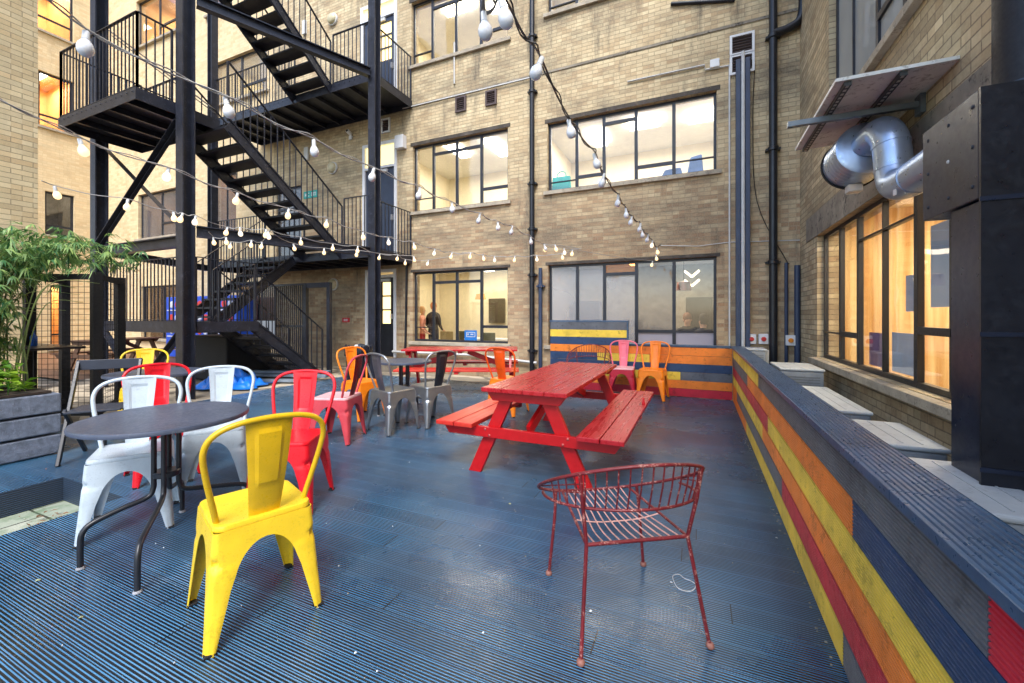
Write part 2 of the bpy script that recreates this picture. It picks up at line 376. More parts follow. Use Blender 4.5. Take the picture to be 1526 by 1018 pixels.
def room(parent, axis, at, a0, a1, z0, z1, depth, sgn, wallm, floorm, ceilm, light, lcol=(1, .93, .8), fixtures=(), fst=5.0, name='room'):
    """a real room behind a window, with ceiling lights and an added fill light"""
    P = (lambda a, d, z: (a, at + d * sgn, z)) if axis == 'y' else (lambda a, d, z: (at + d * sgn, a, z))
    m = MB(); D0 = .32
    def blk(u0, u1, w0, w1, d0, d1, mm=m):
        p = P(u0, d0, w0); q = P(u1, d1, w1); mm.box([min(p[i], q[i]) for i in range(3)], [max(p[i], q[i]) for i in range(3)])
    blk(a0, a1, z0, z1, depth, depth + .1); blk(a0 - .1, a0, z0, z1, D0, depth + .1); blk(a1, a1 + .1, z0, z1, D0, depth + .1)
    rm = m.build(name, wallm, parent)
    c = MB(); blk(a0 - .1, a1 + .1, z1, z1 + .1, D0, depth + .1, c); c.build('ceiling', ceilm, rm)
    c = MB(); blk(a0 - .1, a1 + .1, z0 - .1, z0, D0, depth + .1, c); c.build('floor', floorm, rm)
    for (a, d, w, l) in fixtures:
        c = MB(); blk(a - w / 2, a + w / 2, z1 - .09, z1 - .05, d - l / 2, d + l / 2, c); c.build('ceiling_light', emit('tube_light_%g' % fst, (1, .95, .82), fst), rm)
    if light:  # area light added below the ceiling to keep the room bright
        ld = bpy.data.lights.new('room_fill', 'AREA'); ld.shape = 'RECTANGLE'; ld.size = max(.5, (a1 - a0) * .7); ld.size_y = max(.5, depth * .5); ld.energy = light * .92; ld.color = lcol
        lo = bpy.data.objects.new('room_fill', ld); COL.objects.link(lo); p = P((a0 + a1) / 2, (D0 + depth) / 2, z1 - .12); lo.location = p
        if axis == 'x': lo.rotation_euler.z = R(90)
    return rm
M_rcream = paint('room_cream', L(236, 226, 200), .8, var=.04); M_rceil = paint('room_ceiling', L(236, 234, 228), .9, var=.05); M_rfloor = paint('room_floor', L(110, 96, 80), .6, var=.2)
M_ryellow = paint('room_yellow', L(226, 214, 184), .8, var=.05); M_rgrey = paint('room_grey', L(150, 146, 138), .8, var=.2); M_rorange = paint('room_orange', L(218, 176, 116), .7, var=.2, scale=2)

# ---- the main block (far wall, Y = 8.7)
main = empty('brick_building', (-3.0, YW, 0), label='long sooty buff brick building with black steel windows closing the far side of the yard', cat='building')
def child_space(o):   # children keep world coordinates
    o.parent = main
# windows: (a0, a1, z0, z1)
wins = {}
def rect(pl, pr, zt, zb): return (on_y(pl, 300, YW).x, on_y(pr, 300, YW).x, zb, zt)
L0 = rect(615, 757, 2.50, .74); L1 = rect(615, 757, 5.72, 4.03); L2 = rect(613, 757, 9.4, 7.76)
R0 = rect(817, 1068, 2.50, .74); R1 = rect(816, 1068, 5.62, 4.12); R2 = rect(816, 1068, 9.4, 8.02)
D0 = rect(545, 591, 2.62, .30); D1 = rect(541, 592, 6.0, 2.90); D2 = rect(538, 592, 9.75, 6.88)
K1 = rect(412, 449, 5.25, 2.95)
mw = MB(); XS = on_y(408, 300, YW).x
wall(mw, 'y', YW, XS, XW + .4, -.25, 14, [L0, L1, L2, R0, R1, R2, D0, D1, D2, K1], .3, 1)
mwall = mw.build('wall', M_main, main, fix=False)
main.location = (0, 0, 0)
colsL = [(.215, [(.20, False)]), (.47, [(.84, True)]), (.725, [(.84, True)]), (1, [(.22, True)])]
colsR = [(.19, [(.14, False)]), (.365, [(.17, True)]), (.56, [(.86, True)]), (.775, [(.19, True)]), (1, [(.19, False)])]
window(main, 'y', YW, *L0, colsL, .09, 1); window(main, 'y', YW, *L1, colsL, .09, 1); window(main, 'y', YW, *L2, colsL, .09, 1)
pR0 = [((0, .19), .02, .98, G_film), ((.19, .365), .02, .98, G_film), ((.365, .56), .02, .84, G_film), ((.365, .56), .88, .98, G_amber), ((.56, .775), .21, .98, G_smoky), ((.56, .775), .02, .17, G_low), ((.775, 1), .20, .98, G_clear), ((.775, 1), .02, .18, G_low)]
window(main, 'y', YW, *R0, colsR, .09, 1, panes=pR0); window(main, 'y', YW, *R1, colsR, .09, 1); window(main, 'y', YW, *R2, colsR, .09, 1)
# lintel bands over the openings, string course, dark heads
for w in (L0, L1, L2, R0, R1, R2):
    MB().box((w[0] - .06, YW - .012, w[3] + .0), (w[1] + .06, YW - .002, w[3] + (.06 if w in (L0, R0) else .085))).build('lintel', M_soot, main)
bc = MB(); bc.box((on_y(600, 300, YW).x, YW - .018, 6.72), (XW - .01, YW - .002, 6.77)); bc.build('string_course', M_lintel, main, bevel=.004)
# rooms behind
zb0 = .0
room(main, 'y', YW, L0[0] - 1.6, L0[1] + .3, .0, 2.85, 3.6, 1, M_ryellow, M_rfloor, M_rceil, 30, (1, .91, .68), ((-5.9, 2.2, .3, 1.3), (-4.6, 2.6, .3, 1.3)))
room(main, 'y', YW, R0[0] - .55, R0[1] + .3, .0, 2.85, 4.2, 1, M_rgrey, M_rfloor, M_rceil, 40, (1, .82, .6), ((-1.6, 2.6, .15, 1.0),))
room(main, 'y', YW, L1[0] - 1.2, L1[1] + .3, 3.1, 6.1, 3.6, 1, M_rcream, M_rfloor, M_rceil, 37, (1, .94, .82), ((-6.2, 1.4, .3, 1.0), (-5.1, 1.7, .3, 1.1), (-4.6, 3.0, .3, 1.1)))
room(main, 'y', YW, R1[0] - .55, R1[1] + .3, 3.1, 6.1, 3.8, 1, M_rcream, M_rfloor, M_rceil, 46, (1, .95, .88), ((-2.4, 2.2, .3, 1.0), (-1.2, 1.8, .7, .5), (.1, 2.0, .6, .5)))
room(main, 'y', YW, L2[0] - 1.2, L2[1] + .3, 6.9, 9.9, 3.6, 1, M_rcream, M_rfloor, M_rceil, 44, (1, .93, .76), ((-6.0, 1.2, .9, .25), (-4.8, 1.6, .9, .25)))
room(main, 'y', YW, R2[0] - .55, R2[1] + .3, 6.9, 9.9, 3.6, 1, M_rcream, M_rfloor, M_rceil, 42, (1, .93, .8))
# doors with white frames
def door(D, leaf_top, glazed, fan, warm):
    a0, a1, z0, z1 = D; f = MB(); w = .085
    f.box((a0, YW - .03, z0), (a0 + w, YW + .08, z1)); f.box((a1 - w, YW - .03, z0), (a1, YW + .08, z1)); f.box((a0 + w, YW - .03, z1 - w), (a1 - w, YW + .08, z1))
    if leaf_top < z1 - .15: f.box((a0 + w, YW - .025, leaf_top), (a1 - w, YW + .075, leaf_top + .07))
    d = MB(); x0 = a0 + w + .005; x1 = a1 - w - .005; zt = leaf_top - .005; s = .12
    dr = None
    if glazed:
        zg = z0 + (zt - z0) * glazed
        d.box((x0, YW + .02, z0 + .01), (x1, YW + .065, zg)); d.box((x0, YW + .02, zt - s), (x1, YW + .065, zt)); d.box((x0, YW + .02, zg), (x0 + s, YW + .065, zt - s)); d.box((x1 - s, YW + .02, zg), (x1, YW + .065, zt - s))
        n = 3
        for i in range(1, n): zz = zg + (zt - s - zg) * i / n; d.box((x0 + s, YW + .025, zz - .02), (x1 - s, YW + .06, zz + .02))
        mid = (x0 + x1) / 2; d.box((mid - .10, YW + .022, zg), (mid + .02, YW + .062, zt - s))
    else:
        d.box((x0, YW + .02, z0 + .01), (x1, YW + .065, zt))
    dr = d.build('door', M_navy if not glazed or glazed > .5 else M_black, main, bevel=.003)
    f.build('frame', M_white, dr, bevel=.004)
    h = MB(); h.box((x1 - .09, YW - .035, z0 + 1.0), (x1 - .05, YW + .018, z0 + 1.14)); h.build('handle', M_whitepipe, dr)
    if glazed: MB().box((x0 + s, YW + .066, z0 + (zt - z0) * glazed), (x1 - s, YW + .072, zt - s)).build('pane', emit('lit_door_glass', L(236, 206, 140), 1.1), dr)
    if fan: MB().box((a0 + w, YW + .03, leaf_top + .07), (a1 - w, YW + .036, z1 - w)).build('fanlight', emit('lit_fanlight', L(226, 206, 140), .8), dr)
    c = MB(); c.box((x0 + .35, YW - .03, zt - .10), (x0 + .75, YW + .018, zt - .03)); c.bar((x0 + .5, YW - .05, zt - .06), (x0 + .25, YW - .18, zt - .02), .02, .015); c.build('door_closer', M_whitepipe, dr)
door(D0, 2.4, .42, False, 1); door(D1, 5.30, 0, True, 0); door(D2, 9.3, .53, True, 1)
MB().box((D0[0] - .02, YW - .3, -.2), (D0[1] + .02, YW - .003, .27)).build('door_step', M_lintel, main, bevel=.01)
# small dark window in the bay behind the stairs
window(main, 'y', YW, *K1, [(1, [(.72, True)])], .06, 1, gl=G_smoky, sill=False)
room(main, 'y', YW, K1[0] - .1, K1[1] + .1, 2.9, 5.4, 1.2, 1, M_rgrey, M_rfloor, M_rceil, 3)

# ---- the cream wing (same far line, further along), with its side wall
wing = empty('cream_building', (0, 0, 0), label='cream painted brick building behind the black fire escape', cat='building')
XC = -22.4
def crect(pl, pr, yt, yb, pref):
    a = on_y(pl, yt, YW); b = on_y(pref, yb, YW); r = on_y(pr, yt, YW); return (a.x, r.x, b.z, a.z)
CW = [crect(203, 266, 76 - 73, 74, 203), crect(206, 270, 291, 357, 206), crect(210, 270, 427, 504, 210), crect(316, 352, 262, 350, 316), crect(317, 398, 96, 160, 317), crect(352, 410, 425, 505, 352), crect(310, 345, -20, 25, 310)]
cw = MB(); wall(cw, 'y', YW, XC, XS, -.25, 16, CW, .3, 1); cw.build('wall', M_cream, wing, fix=False)
for i, w in enumerate(CW):
    cc = [(.5, []), (1, [(.3, True)])] if i != 3 else [(.5, []), (1, [])]
    window(wing, 'y', YW, *w, cc, .1, 1, gl=G_clear if i in (0, 2, 5) else G_smoky, sill_out=.1)
    if i == 0: room(wing, 'y', YW, w[0] - .1, w[1] + .1, w[2] - .4, w[3] + .4, 2.4, 1, M_rorange, M_rfloor, M_rorange, 28, (1, .84, .56), ((w[0] + .8, 1.6, 1.2, .2),), 6)
    elif i in (2, 5): room(wing, 'y', YW, w[0] - .1, w[1] + .1, w[2] - .6, w[3] + .4, 2.8, 1, paint('room_dark', L(70, 44, 34), .7, var=.5, scale=2), M_rfloor, M_rgrey, 14, (1, .6, .3), ((w[0] + .6, 1.6, .25, .25), (w[1] - .3, 1.3, .2, .3)), 7)
    elif i == 4: room(wing, 'y', YW, w[0] - .1, w[1] + .1, w[2] - .4, w[3] + .4, 2.4, 1, M_rcream, M_rfloor, M_rceil, 28, (1, .85, .5))
    else: room(wing, 'y', YW, w[0] - .1, w[1] + .1, w[2] - .4, w[3] + .4, 1.6, 1, paint('room_tan', L(170, 130, 90), .8, var=.4, scale=1.5), M_rfloor, M_rgrey, 6, (1, .7, .4))
def srect(pl, pr, yt, yb):
    a = on_x(pl, yt, XC); r = on_x(pr, yt, XC); b = on_x(pl, yb, XC); return (a.y, r.y, b.z, a.z)
SW = [srect(52, 110, -60, 40), srect(57, 111, 103, 186), srect(67, 111, 284, 349), srect(75, 95, 425, 520)]
sw = MB(); wall(sw, 'x', XC, 2, YW, -.25, 16, SW, .3, -1); sw.build('side_wall', M_cream_s, wing, fix=False)
for i, w in enumerate(SW):
    window(wing, 'x', XC, *w, [(1, [(.22, True)])], .1, -1, gl=G_clear, sill_out=.1, fw=.07)
    if i in (0, 1, 3): room(wing, 'x', XC, w[0] - .4, w[1] + .2, w[2] - .3, w[3] + .4, 3, -1, M_rorange, M_rfloor, M_rorange, 42 if i != 3 else 26, (1, .80, .52), ((w[0] + .5, 1.4, .2, 1.4),), 8)
    else: room(wing, 'x', XC, w[0] - .4, w[1] + .2, w[2] - .3, w[3] + .4, 2, -1, M_rgrey, M_rfloor, M_rgrey, 2)
# ---- the brick pier of the wing, to the side of the yard
pier = empty('brick_wing', (0, 0, 0), label='pale buff brick wing whose wall stands behind the bamboo', cat='building')
wall(w_ := MB(), 'x', -11.45, -2, 3.56, -.25, 14, [], .5, -1); w_.build('wall', M_pier, pier, fix=False)
# ---- the wing beside the air conditioners
rwing = empty('brick_side_building', (0, 0, 0), label='sooty brick building with a long amber lit window above the air conditioners', cat='building')
SH = (3.2, 7.55, .765, 2.58); 
UP0 = on_x(1283, 113, XW); UPH = (3.2, 6.95, 3.95, 6.6)
wall(w_ := MB(), 'x', XW, -1.5, YW - .002, -.25, 12, [SH, UPH], .3, 1); w_.build('wall', M_side, rwing, fix=False)
cols5 = []
fr5 = lambda y: (y - SH[0]) / (SH[1] - SH[0])
M_gol = paint('black_side_window', L(30, 32, 36), .4)
window(rwing, 'x', XW, *SH, [(fr5(4.12), [(.27, True)]), (fr5(4.68), [(.27, True)]), (fr5(5.38), [(.82, False)]), (fr5(6.10), [(.82, False)]), (fr5(6.77), [(.21, True)]), (1, [(.21, False)])], .08, 1, gl=G_side, mat=M_gol, fw=.05, sill_out=.10)
window(rwing, 'x', XW, *UPH, [(.25, []), (.45, []), (.62, [(.2, True)]), (.82, []), (1, [])], .08, 1, gl=glass('blind_glass', film=.75, film_col=(.42, .45, .45)), sill_out=.08)
MB().box((XW - .012, 3.0, 2.58), (XW - .002, 8.2, 2.94)).build('lintel', M_lintel, rwing)
def slat_mat():
    t = NT('amber_slats'); x, y, z = t.sep(t.obj())[:3]
    w = t.noise(1.0, 3, .6, vec=t.comb(t.math('MULTIPLY', t.math('ADD', x, y), 9.0), t.math('MULTIPLY', z, .3)))
    c = t.mix(t.ramp(w, .35, .65), L(206, 158, 92), L(246, 222, 168)); t.set(Base_Color=c, Roughness=.8); return t.m
rr = room(rwing, 'x', XW, SH[0] - .3, SH[1] + .5, .1, 3.0, 2.3, 1, slat_mat(), M_rfloor, M_rcream, 74, (1, .86, .64), ((4.4, 1.3, 1.2, .15), (6.0, 1.3, 1.2, .15)), 6)
room(rwing, 'x', XW, UPH[0] - .2, UPH[1] + .3, 3.6, 6.9, 1.4, 1, M_rgrey, M_rfloor, M_rceil, 22, (.95, 1, 1))
# window furnishings seen through the amber window
M_paper = paint('pale_blue_paper', L(176, 200, 228), .8, var=.05)
def sheet(y0, y1, z0, z1, label, mat=None):
    o = MB().box((XW + .125, y0, z0), (XW + .129, y1, z1)).build('paper_sheet', mat or M_paper); return tag(o, label, 'paper', 'papers taped to the amber window')
sheet(3.82, 4.55, 1.45, 2.12, 'large pale blue paper sheet taped high in the amber window beside the black duct housing')
sheet(4.75, 5.0, 1.42, 1.75, 'small pale blue paper sheet taped at mid height of the amber window')
sheet(4.75, 5.3, .84, 1.22, 'pale blue paper sheet taped at the bottom of the amber window')
sheet(5.5, 5.9, .84, 1.2, 'violet paper sheet taped low in the amber window', paint('violet_paper', L(150, 110, 150), .8, var=.2))
pl = empty('pendant_lamp', (2.35, 4.95, 0), label='dark domed pendant lamp hanging inside the amber window', cat='lamp')
MB().lathe([(.02, 1.75), (.08, 1.70), (.24, 1.56), (.22, 1.56), (.02, 1.66)], 20).build('lamp_shade', M_dark, pl, smooth=40); MB().tube([(0, 0, 1.74), (0, 0, 2.99)], .008, 6).build('cord', M_dark, pl)
ch = MB(); ch.lathe([(.02, 1.12), (.22, 1.10), (.36, .98), (.42, .80), (.40, .60), (.3, .5)], 20).build('lounge_chair', paint('dark_upholstery', L(52, 50, 44), .8)).location = (2.35, 4.55, 0)
tag(bpy.data.objects['lounge_chair'], 'rounded dark chair back seen low inside the amber window', 'chair')
# ------------------------------------------------------------------ fence of painted grooved boards
ROWS = 6; BH = .1405
FC = {k: paint('board_' + k, L(*v), .5, var=.25, scale=3, bump=.0016, wear=tuple(c * .35 for c in L(*v)), wear_amt=.5) for k, v in dict(yellow=(232, 198, 66), orange=(238, 128, 38), grey=(92, 96, 102), navy=(34, 62, 98), red=(190, 30, 52)).items()}
FX, FY = .52, 7.68; FTOP = ROWS * BH + .012
def gboard(axis, at, a0, a1, z0, z1, out, thick=.026, nr=9):
    """board with ribs running along its length; out = direction of the ribbed face"""
    pr = []; hgt = z1 - z0 - .004; m = .008; p = (hgt - 2 * m) / nr
    pts = [(0, z0)]
    pts.append((0, z0 + m))
    for i in range(nr):
        b = z0 + m + i * p
        pts += [(-.0045, b + p * .12), (-.0045, b + p * .38), (0, b + p * .52), (0, b + p * .98)]
    pts += [(0, z0 + hgt), (-thick, z0 + hgt), (-thick, z0)]
    poly = [(at + out * d, z) for d, z in pts]
    m_ = MB()
    if axis == 'x':  # plane x=at, runs along y
        n = len(poly); vs = [(p[0], a0, p[1]) for p in poly] + [(p[0], a1, p[1]) for p in poly]
    else:
        n = len(poly); vs = [(a0, p[0], p[1]) for p in poly] + [(a1, p[0], p[1]) for p in poly]
    m_.add(vs, [tuple(range(n))[::-1], tuple(range(n, 2 * n))] + [(i, (i + 1) % n, n + (i + 1) % n, n + i) for i in range(n)])
    return m_
yj = lambda px: FX * (C + S * (px - 763) / F) / (C * (px - 763) / F - S)
side = empty('low_fence', (0, 0, 0), label='long low wall of ribbed boards, yellow, orange, red, navy and grey, beside the air conditioners', cat='fence')
NE = .12
spec = {5: [('yellow', 1092, 1129.7), ('grey', 1129.7, 1472), ('red', 1472, None)], 4: [('grey', 1092, 1113.4), ('orange', 1113.4, 1270), ('navy', 1270, None)],
        3: [('red', 1092, 1144), ('yellow', 1144, None)], 2: [('yellow', 1092, 1136), ('orange', 1136, None)],
        1: [('orange', 1092, 1098), ('grey', 1098, 1165), ('red', 1165, None)], 0: [('orange', 1092, 1112), ('yellow', 1112, 1256), ('grey', 1256, None)]}
for r, lst in spec.items():
    for c, a, b in lst:
        y1 = FY - .03 if a == 1092 else yj(a) - .002; y0 = yj(b) + .002 if b else NE
        gboard('x', FX, y0, y1, .004 + r * BH, .004 + (r + 1) * BH, -1).build('board', FC[c], side, smooth=30)
# posts and back of the fence, then the cap
for i in range(7): MB().box((FX + .03, .3 + i * 1.2, -.2), (FX + .10, .38 + i * 1.2, FTOP - .002)).build('post', paint('fence_frame', L(40, 44, 54), .6), side)
MB().box((FX + .105, NE, .0), (FX + .125, FY, FTOP - .004)).build('back_panel', paint('fence_frame', L(40, 44, 54), .6), side)
M_cap = paint('cap_paint', L(56, 82, 110), .32, var=.3, scale=4, bump=.0008, wear=L(104, 116, 124), wear_amt=.2)
cp = MB(); CX0, CX1 = FX - .022, FX + .155; nr = 10; p_ = (CX1 - CX0) / nr; pts = [(CX0, FTOP)]
pts += [(CX0, FTOP + .028)]
for i in range(nr):
    b = CX0 + i * p_; pts += [(b + p_ * .1, FTOP + .030), (b + p_ * .6, FTOP + .030), (b + p_ * .7, FTOP + .025), (b + p_ * .95, FTOP + .025)]
pts += [(CX1, FTOP + .028), (CX1, FTOP)]
for a, b in ((NE, 1.52), (1.524, 5.1), (5.104, FY + .10)):
    n = len(pts); m_ = MB(); m_.add([(p[0], a, p[1]) for p in pts] + [(p[0], b, p[1]) for p in pts], [tuple(range(n))[::-1], tuple(range(n, 2 * n))] + [(i, (i + 1) % n, n + (i + 1) % n, n + i) for i in range(n)])
    m_.build('cap', M_cap, side)
backf = empty('low_fence', (0, 0, 0), label='low wall of flat coloured boards across the deck end, stepped higher by the drainpipe', cat='fence')
xb = lambda px: on_y(px, 500, FY).x
X_L, X_S, X_R = xb(820), xb(934), FX - .004
def fboard(c, x0, x1, r):
    MB().box((x0 + .0015, FY, .004 + r * BH), (x1 - .0015, FY + .025, .004 + (r + 1) * BH - .005)).build('board', FC[c], backf, bevel=.002)
for r, lst in {0: [('red', X_L, X_R)], 1: [('orange', X_L, X_R)], 2: [('yellow', X_L, xb(1014)), ('grey', xb(1014), X_R)], 3: [('navy', X_L, X_R)],
               4: [('navy', X_L, xb(890)), ('yellow', xb(890), xb(968)), ('orange', xb(968), X_R)], 5: [('orange', X_L, X_R)],
               6: [('navy', X_L, X_S)], 7: [('yellow', X_L, X_S)], 8: [('grey', X_L, X_S)]}.items():
    for c, a, b in lst: fboard(c, a, b, r)
m_ = MB(); m_.box((X_S + .032, FY - .01, FTOP), (FX - .024, FY + .13, FTOP + .03)); m_.box((X_L - .01, FY - .01, .004 + 9 * BH), (X_S + .03, FY + .13, .034 + 9 * BH)); m_.build('cap', M_cap, backf)
m_ = MB(); m_.box((X_S, FY - .008, FTOP), (X_S + .03, FY + .06, .002 + 9 * BH)); m_.build('end_trim', M_cap, backf)
for x in (X_L + .05, X_S - .1, (X_S + X_R) / 2, X_R - .1): MB().box((x, FY + .026, -.2), (x + .07, FY + .09, (1.2 if x < X_S else FTOP - .01))).build('post', paint('fence_frame', L(40, 44, 54), .6), backf)
# ------------------------------------------------------------------ chairs
M_CH = {}
def chairpaint(k, rgb, metal=0.0, rough=.32, wear=None):
    M_CH[k] = paint('chair_' + k, L(*rgb), rough, metal, var=.1, scale=9, bump=.0003, wear=wear or tuple(c * .55 for c in L(*rgb)), wear_amt=.35); return M_CH[k]
chairpaint('yellow', (236, 198, 44)); chairpaint('red', (214, 18, 34)); chairpaint('paleblue', (180, 192, 200)); chairpaint('orange', (246, 132, 22)); chairpaint('crimson', (176, 22, 48))
chairpaint('pink', (226, 104, 122), wear=L(190, 60, 80)); chairpaint('fadedseat', (232, 178, 180)); chairpaint('gunmetal', (112, 112, 118), 0.7, .35); chairpaint('steel', (160, 164, 168), .85, .35, wear=L(190, 188, 180)); chairpaint('mustard', (214, 172, 20)); chairpaint('brightorange', (232, 84, 14))
chairpaint('blackened', (40, 40, 46)); chairpaint('dustyred', (196, 66, 76)); chairpaint('darkred', (120, 26, 34)); chairpaint('rustred', (122, 26, 32), 0, .45, wear=L(205, 150, 130))
def rsq(hx, hy, r, n=6, taper=0.0):
    out = []
    for (sx, sy, a0) in ((1, 1, 0), (-1, 1, 90), (-1, -1, 180), (1, -1, 270)):
        for k in range(n + 1):
            a = R(a0 + 90 * k / n); x = sx * (hx - r) + r * math.cos(a); y = sy * (hy - r) + r * math.sin(a)
            out.append((x * (1 - taper * (1 if y < 0 else 0) * abs(y) / hy), y))
    return out
def metal_chair():
    K = 1.09
    t = empty('metal_chair')
    # seat pan
    m = MB(); rings = [(.1775, .430, .045), (.1788, .438, .045), (.1792, .446, .047), (.176, .4555, .045), (.168, .458, .04), (.158, .4565, .035), (.12, .452, .03), (.05, .449, .02)]
    vs = []; n = None
    for hx, z, r in rings:
        q = rsq(hx, hx, r); n = len(q); vs += [(x * K, y * K, z * K) for x, y in q]
    fs = [(i * n + k, i * n + (k + 1) % n, (i + 1) * n + (k + 1) % n, (i + 1) * n + k) for i in range(len(rings) - 1) for k in range(n)]
    fs.append(tuple((len(rings) - 1) * n + k for k in range(n)))
    m.add(vs, fs); m.build('seat', M_CH['yellow'], t, smooth=50, solid=.002)
    # four folded legs whose flanges sweep into arches and meet at the middle of every side
    za = .372; zl = [0, .02, .05, .1, .16, .21, .25, .28, .295, .305, .315, .325, .335, .345, .354, .362, .368, za, .39, .41, .434]
    for sx, sy in ((-1, 1), (1, 1), (-1, -1), (1, -1)):
        foot = .210
        vs = []; npf = 0
        for z in zl:
            u = z / .434; c = foot + (.1785 - foot) * u; e0 = .030 + .045 * min(1, z / .25)
            if z <= .2: e = e0
            elif z < za: q = (z - .2) / (za - .2); e = e0 + (c - e0) * (1 - math.sqrt(max(0, 1 - q ** 2.2)))
            else: e = c
            e = min(e, c); rc = .022 if z > .1 else .016
            dim = .012 * math.exp(-((z - .318) / .018) ** 2)
            pf = [(c - e, c)] + [(c - e + (e - rc) * k / 4, c + (.0035 * math.sin(math.pi * k / 4) if z < .3 else 0)) for k in range(1, 4)]
            for k in range(6):
                a = R(90 - 18 * k); dd = dim * (1 if 1 <= k <= 4 else .3)
                pf.append((c - rc + rc * math.cos(a) - dd, c - rc + rc * math.sin(a) - dd))
            pf += [(pf[3 - k][1], pf[3 - k][0]) for k in range(3)] + [(c, c - e)]
            npf = len(pf); vs += [(sx * x * K, sy * y * K, z * K) for x, y in pf]
        fs = [(i * npf + k, i * npf + k + 1, (i + 1) * npf + k + 1, (i + 1) * npf + k) for i in range(len(zl) - 1) for k in range(npf - 1)]
        lg = MB().add(vs, fs).build('leg', M_CH['yellow'], t, smooth=45, fix=True)
        md = lg.modifiers.new('s', 'SOLIDIFY'); md.thickness = .0035; md.offset = 0; md = lg.modifiers.new('e', 'EDGE_SPLIT'); md.split_angle = R(50)
        cx = (foot - .014) * K
        cfx = MB(); cfx.box((sx * cx - .02, sy * cx - .02, -.0005), (sx * cx + .02, sy * cx + .02, .012)); cfx.build('foot_cap', M_dark, lg, bevel=.004)
    # hoop of bent tube
    half = [(.160, -.118, .452), (.174, -.137, .52), (.196, -.165, .62), (.212, -.190, .71), (.215, -.205, .76), (.200, -.219, .806), (.162, -.230, .838), (.105, -.236, .855), (.05, -.238, .861), (0, -.239, .863)]
    pts = half + [(-x, y, z) for x, y, z in reversed(half[:-1])]
    pts = smoothcurve([(x * K, y * K, z * K) for x, y, z in pts], 4)
    MB().tube(pts, .0125, 10).build('back_hoop', M_CH['yellow'], t, smooth=60)
    # splat with an embossed panel
    nx, nz = 12, 22; vs = []
    for j in range(nz + 1):
        v = j / nz; w = .056 + .030 * v; z = .446 + (.858 - .446) * v; y0 = -.152 - .083 * v - .012 * math.sin(math.pi * v)
        for i in range(nx + 1):
            u = -1 + 2 * i / nx; emb = .006 if (abs(u) < .52 and .32 < v < .88) else 0
            edge = .004 * (abs(u) ** 6)
            vs.append((u * w * K, (y0 - emb + edge + .007 * (u * u)) * K, z * K))
    fs = [(j * (nx + 1) + i, j * (nx + 1) + i + 1, (j + 1) * (nx + 1) + i + 1, (j + 1) * (nx + 1) + i) for j in range(nz) for i in range(nx)]
    sp = MB().add(vs, fs).build('splat', M_CH['yellow'], t, smooth=16)
    md = sp.modifiers.new('s', 'SOLIDIFY'); md.thickness = .003; md.offset = 0; md = sp.modifiers.new('e', 'EDGE_SPLIT'); md.split_angle = R(50)
    return t
CH0 = metal_chair(); used = [False]
def put_chair(x, y, fdeg, label, mats, group='metal cafe chairs around the deck'):
    o = CH0 if not used[0] else copy_tree(CH0)
    used[0] = True
    o.location = (x, y, 0); o.rotation_euler.z = R(fdeg - 90); tag(o, label, 'chair', group)
    chairs.append((o, mats)); return o
chairs = []
c_ = M_CH
put_chair(-1.936, 1.32, 159, 'bright yellow metal chair with its back turned, standing alone in front of the round table', {'*': c_['yellow'], 'splat': c_['mustard'], 'back_hoop': c_['mustard']})
put_chair(-3.446, 1.51, -32, 'pale blue metal chair whose seat tucks under the big round table, beside the planter', {'*': c_['paleblue']})
put_chair(-3.57, 2.12, -38, 'pale blue metal chair beyond the big round table, in front of the blue tarpaulin', {'*': c_['paleblue']})
put_chair(-4.25, 2.08, -16, 'red metal chair half hidden behind the two pale blue chairs', {'*': c_['red']})
put_chair(-2.745, 2.15, -62, 'red metal chair just behind the yellow one, in the open middle of the deck', {'*': c_['red']})
put_chair(-3.68, 3.47, 200, 'dusty red metal chair seen from the side with a faded pink seat', {'*': c_['dustyred'], 'seat': c_['fadedseat'], 'splat': c_['darkred']})
put_chair(-4.2, 4.38, -8, 'orange metal chair beside the bin with the black bag', {'*': c_['orange']})
put_chair(-3.39, 4.05, 75, 'bare steel metal chair with its dark back turned, at the small round table', {'*': c_['steel'], 'splat': c_['gunmetal']})
put_chair(-3.16, 4.49, 163, 'bare steel metal chair seen side on, at the picnic table side of the small table', {'*': c_['steel'], 'splat': c_['blackened']})
put_chair(-2.48, 5.42, 84, 'deep orange metal chair with its back turned, beside the big picnic table', {'*': c_['orange'], 'splat': c_['brightorange'], 'back_hoop': c_['brightorange']})
put_chair(-1.19, 7.36, -86, 'pink backed metal chair with crimson legs against the striped low wall', {'*': c_['crimson'], 'seat': c_['fadedseat'], 'splat': c_['pink'], 'back_hoop': c_['pink']})
put_chair(-.69, 7.32, -96, 'orange metal chair against the striped low wall near its corner', {'*': c_['orange']})
put_chair(-6.45, 2.93, -30, 'yellow metal chair beyond the black folding chair, under the fire escape', {'*': c_['yellow']})
for o, mt in chairs: recolor(o, mt)
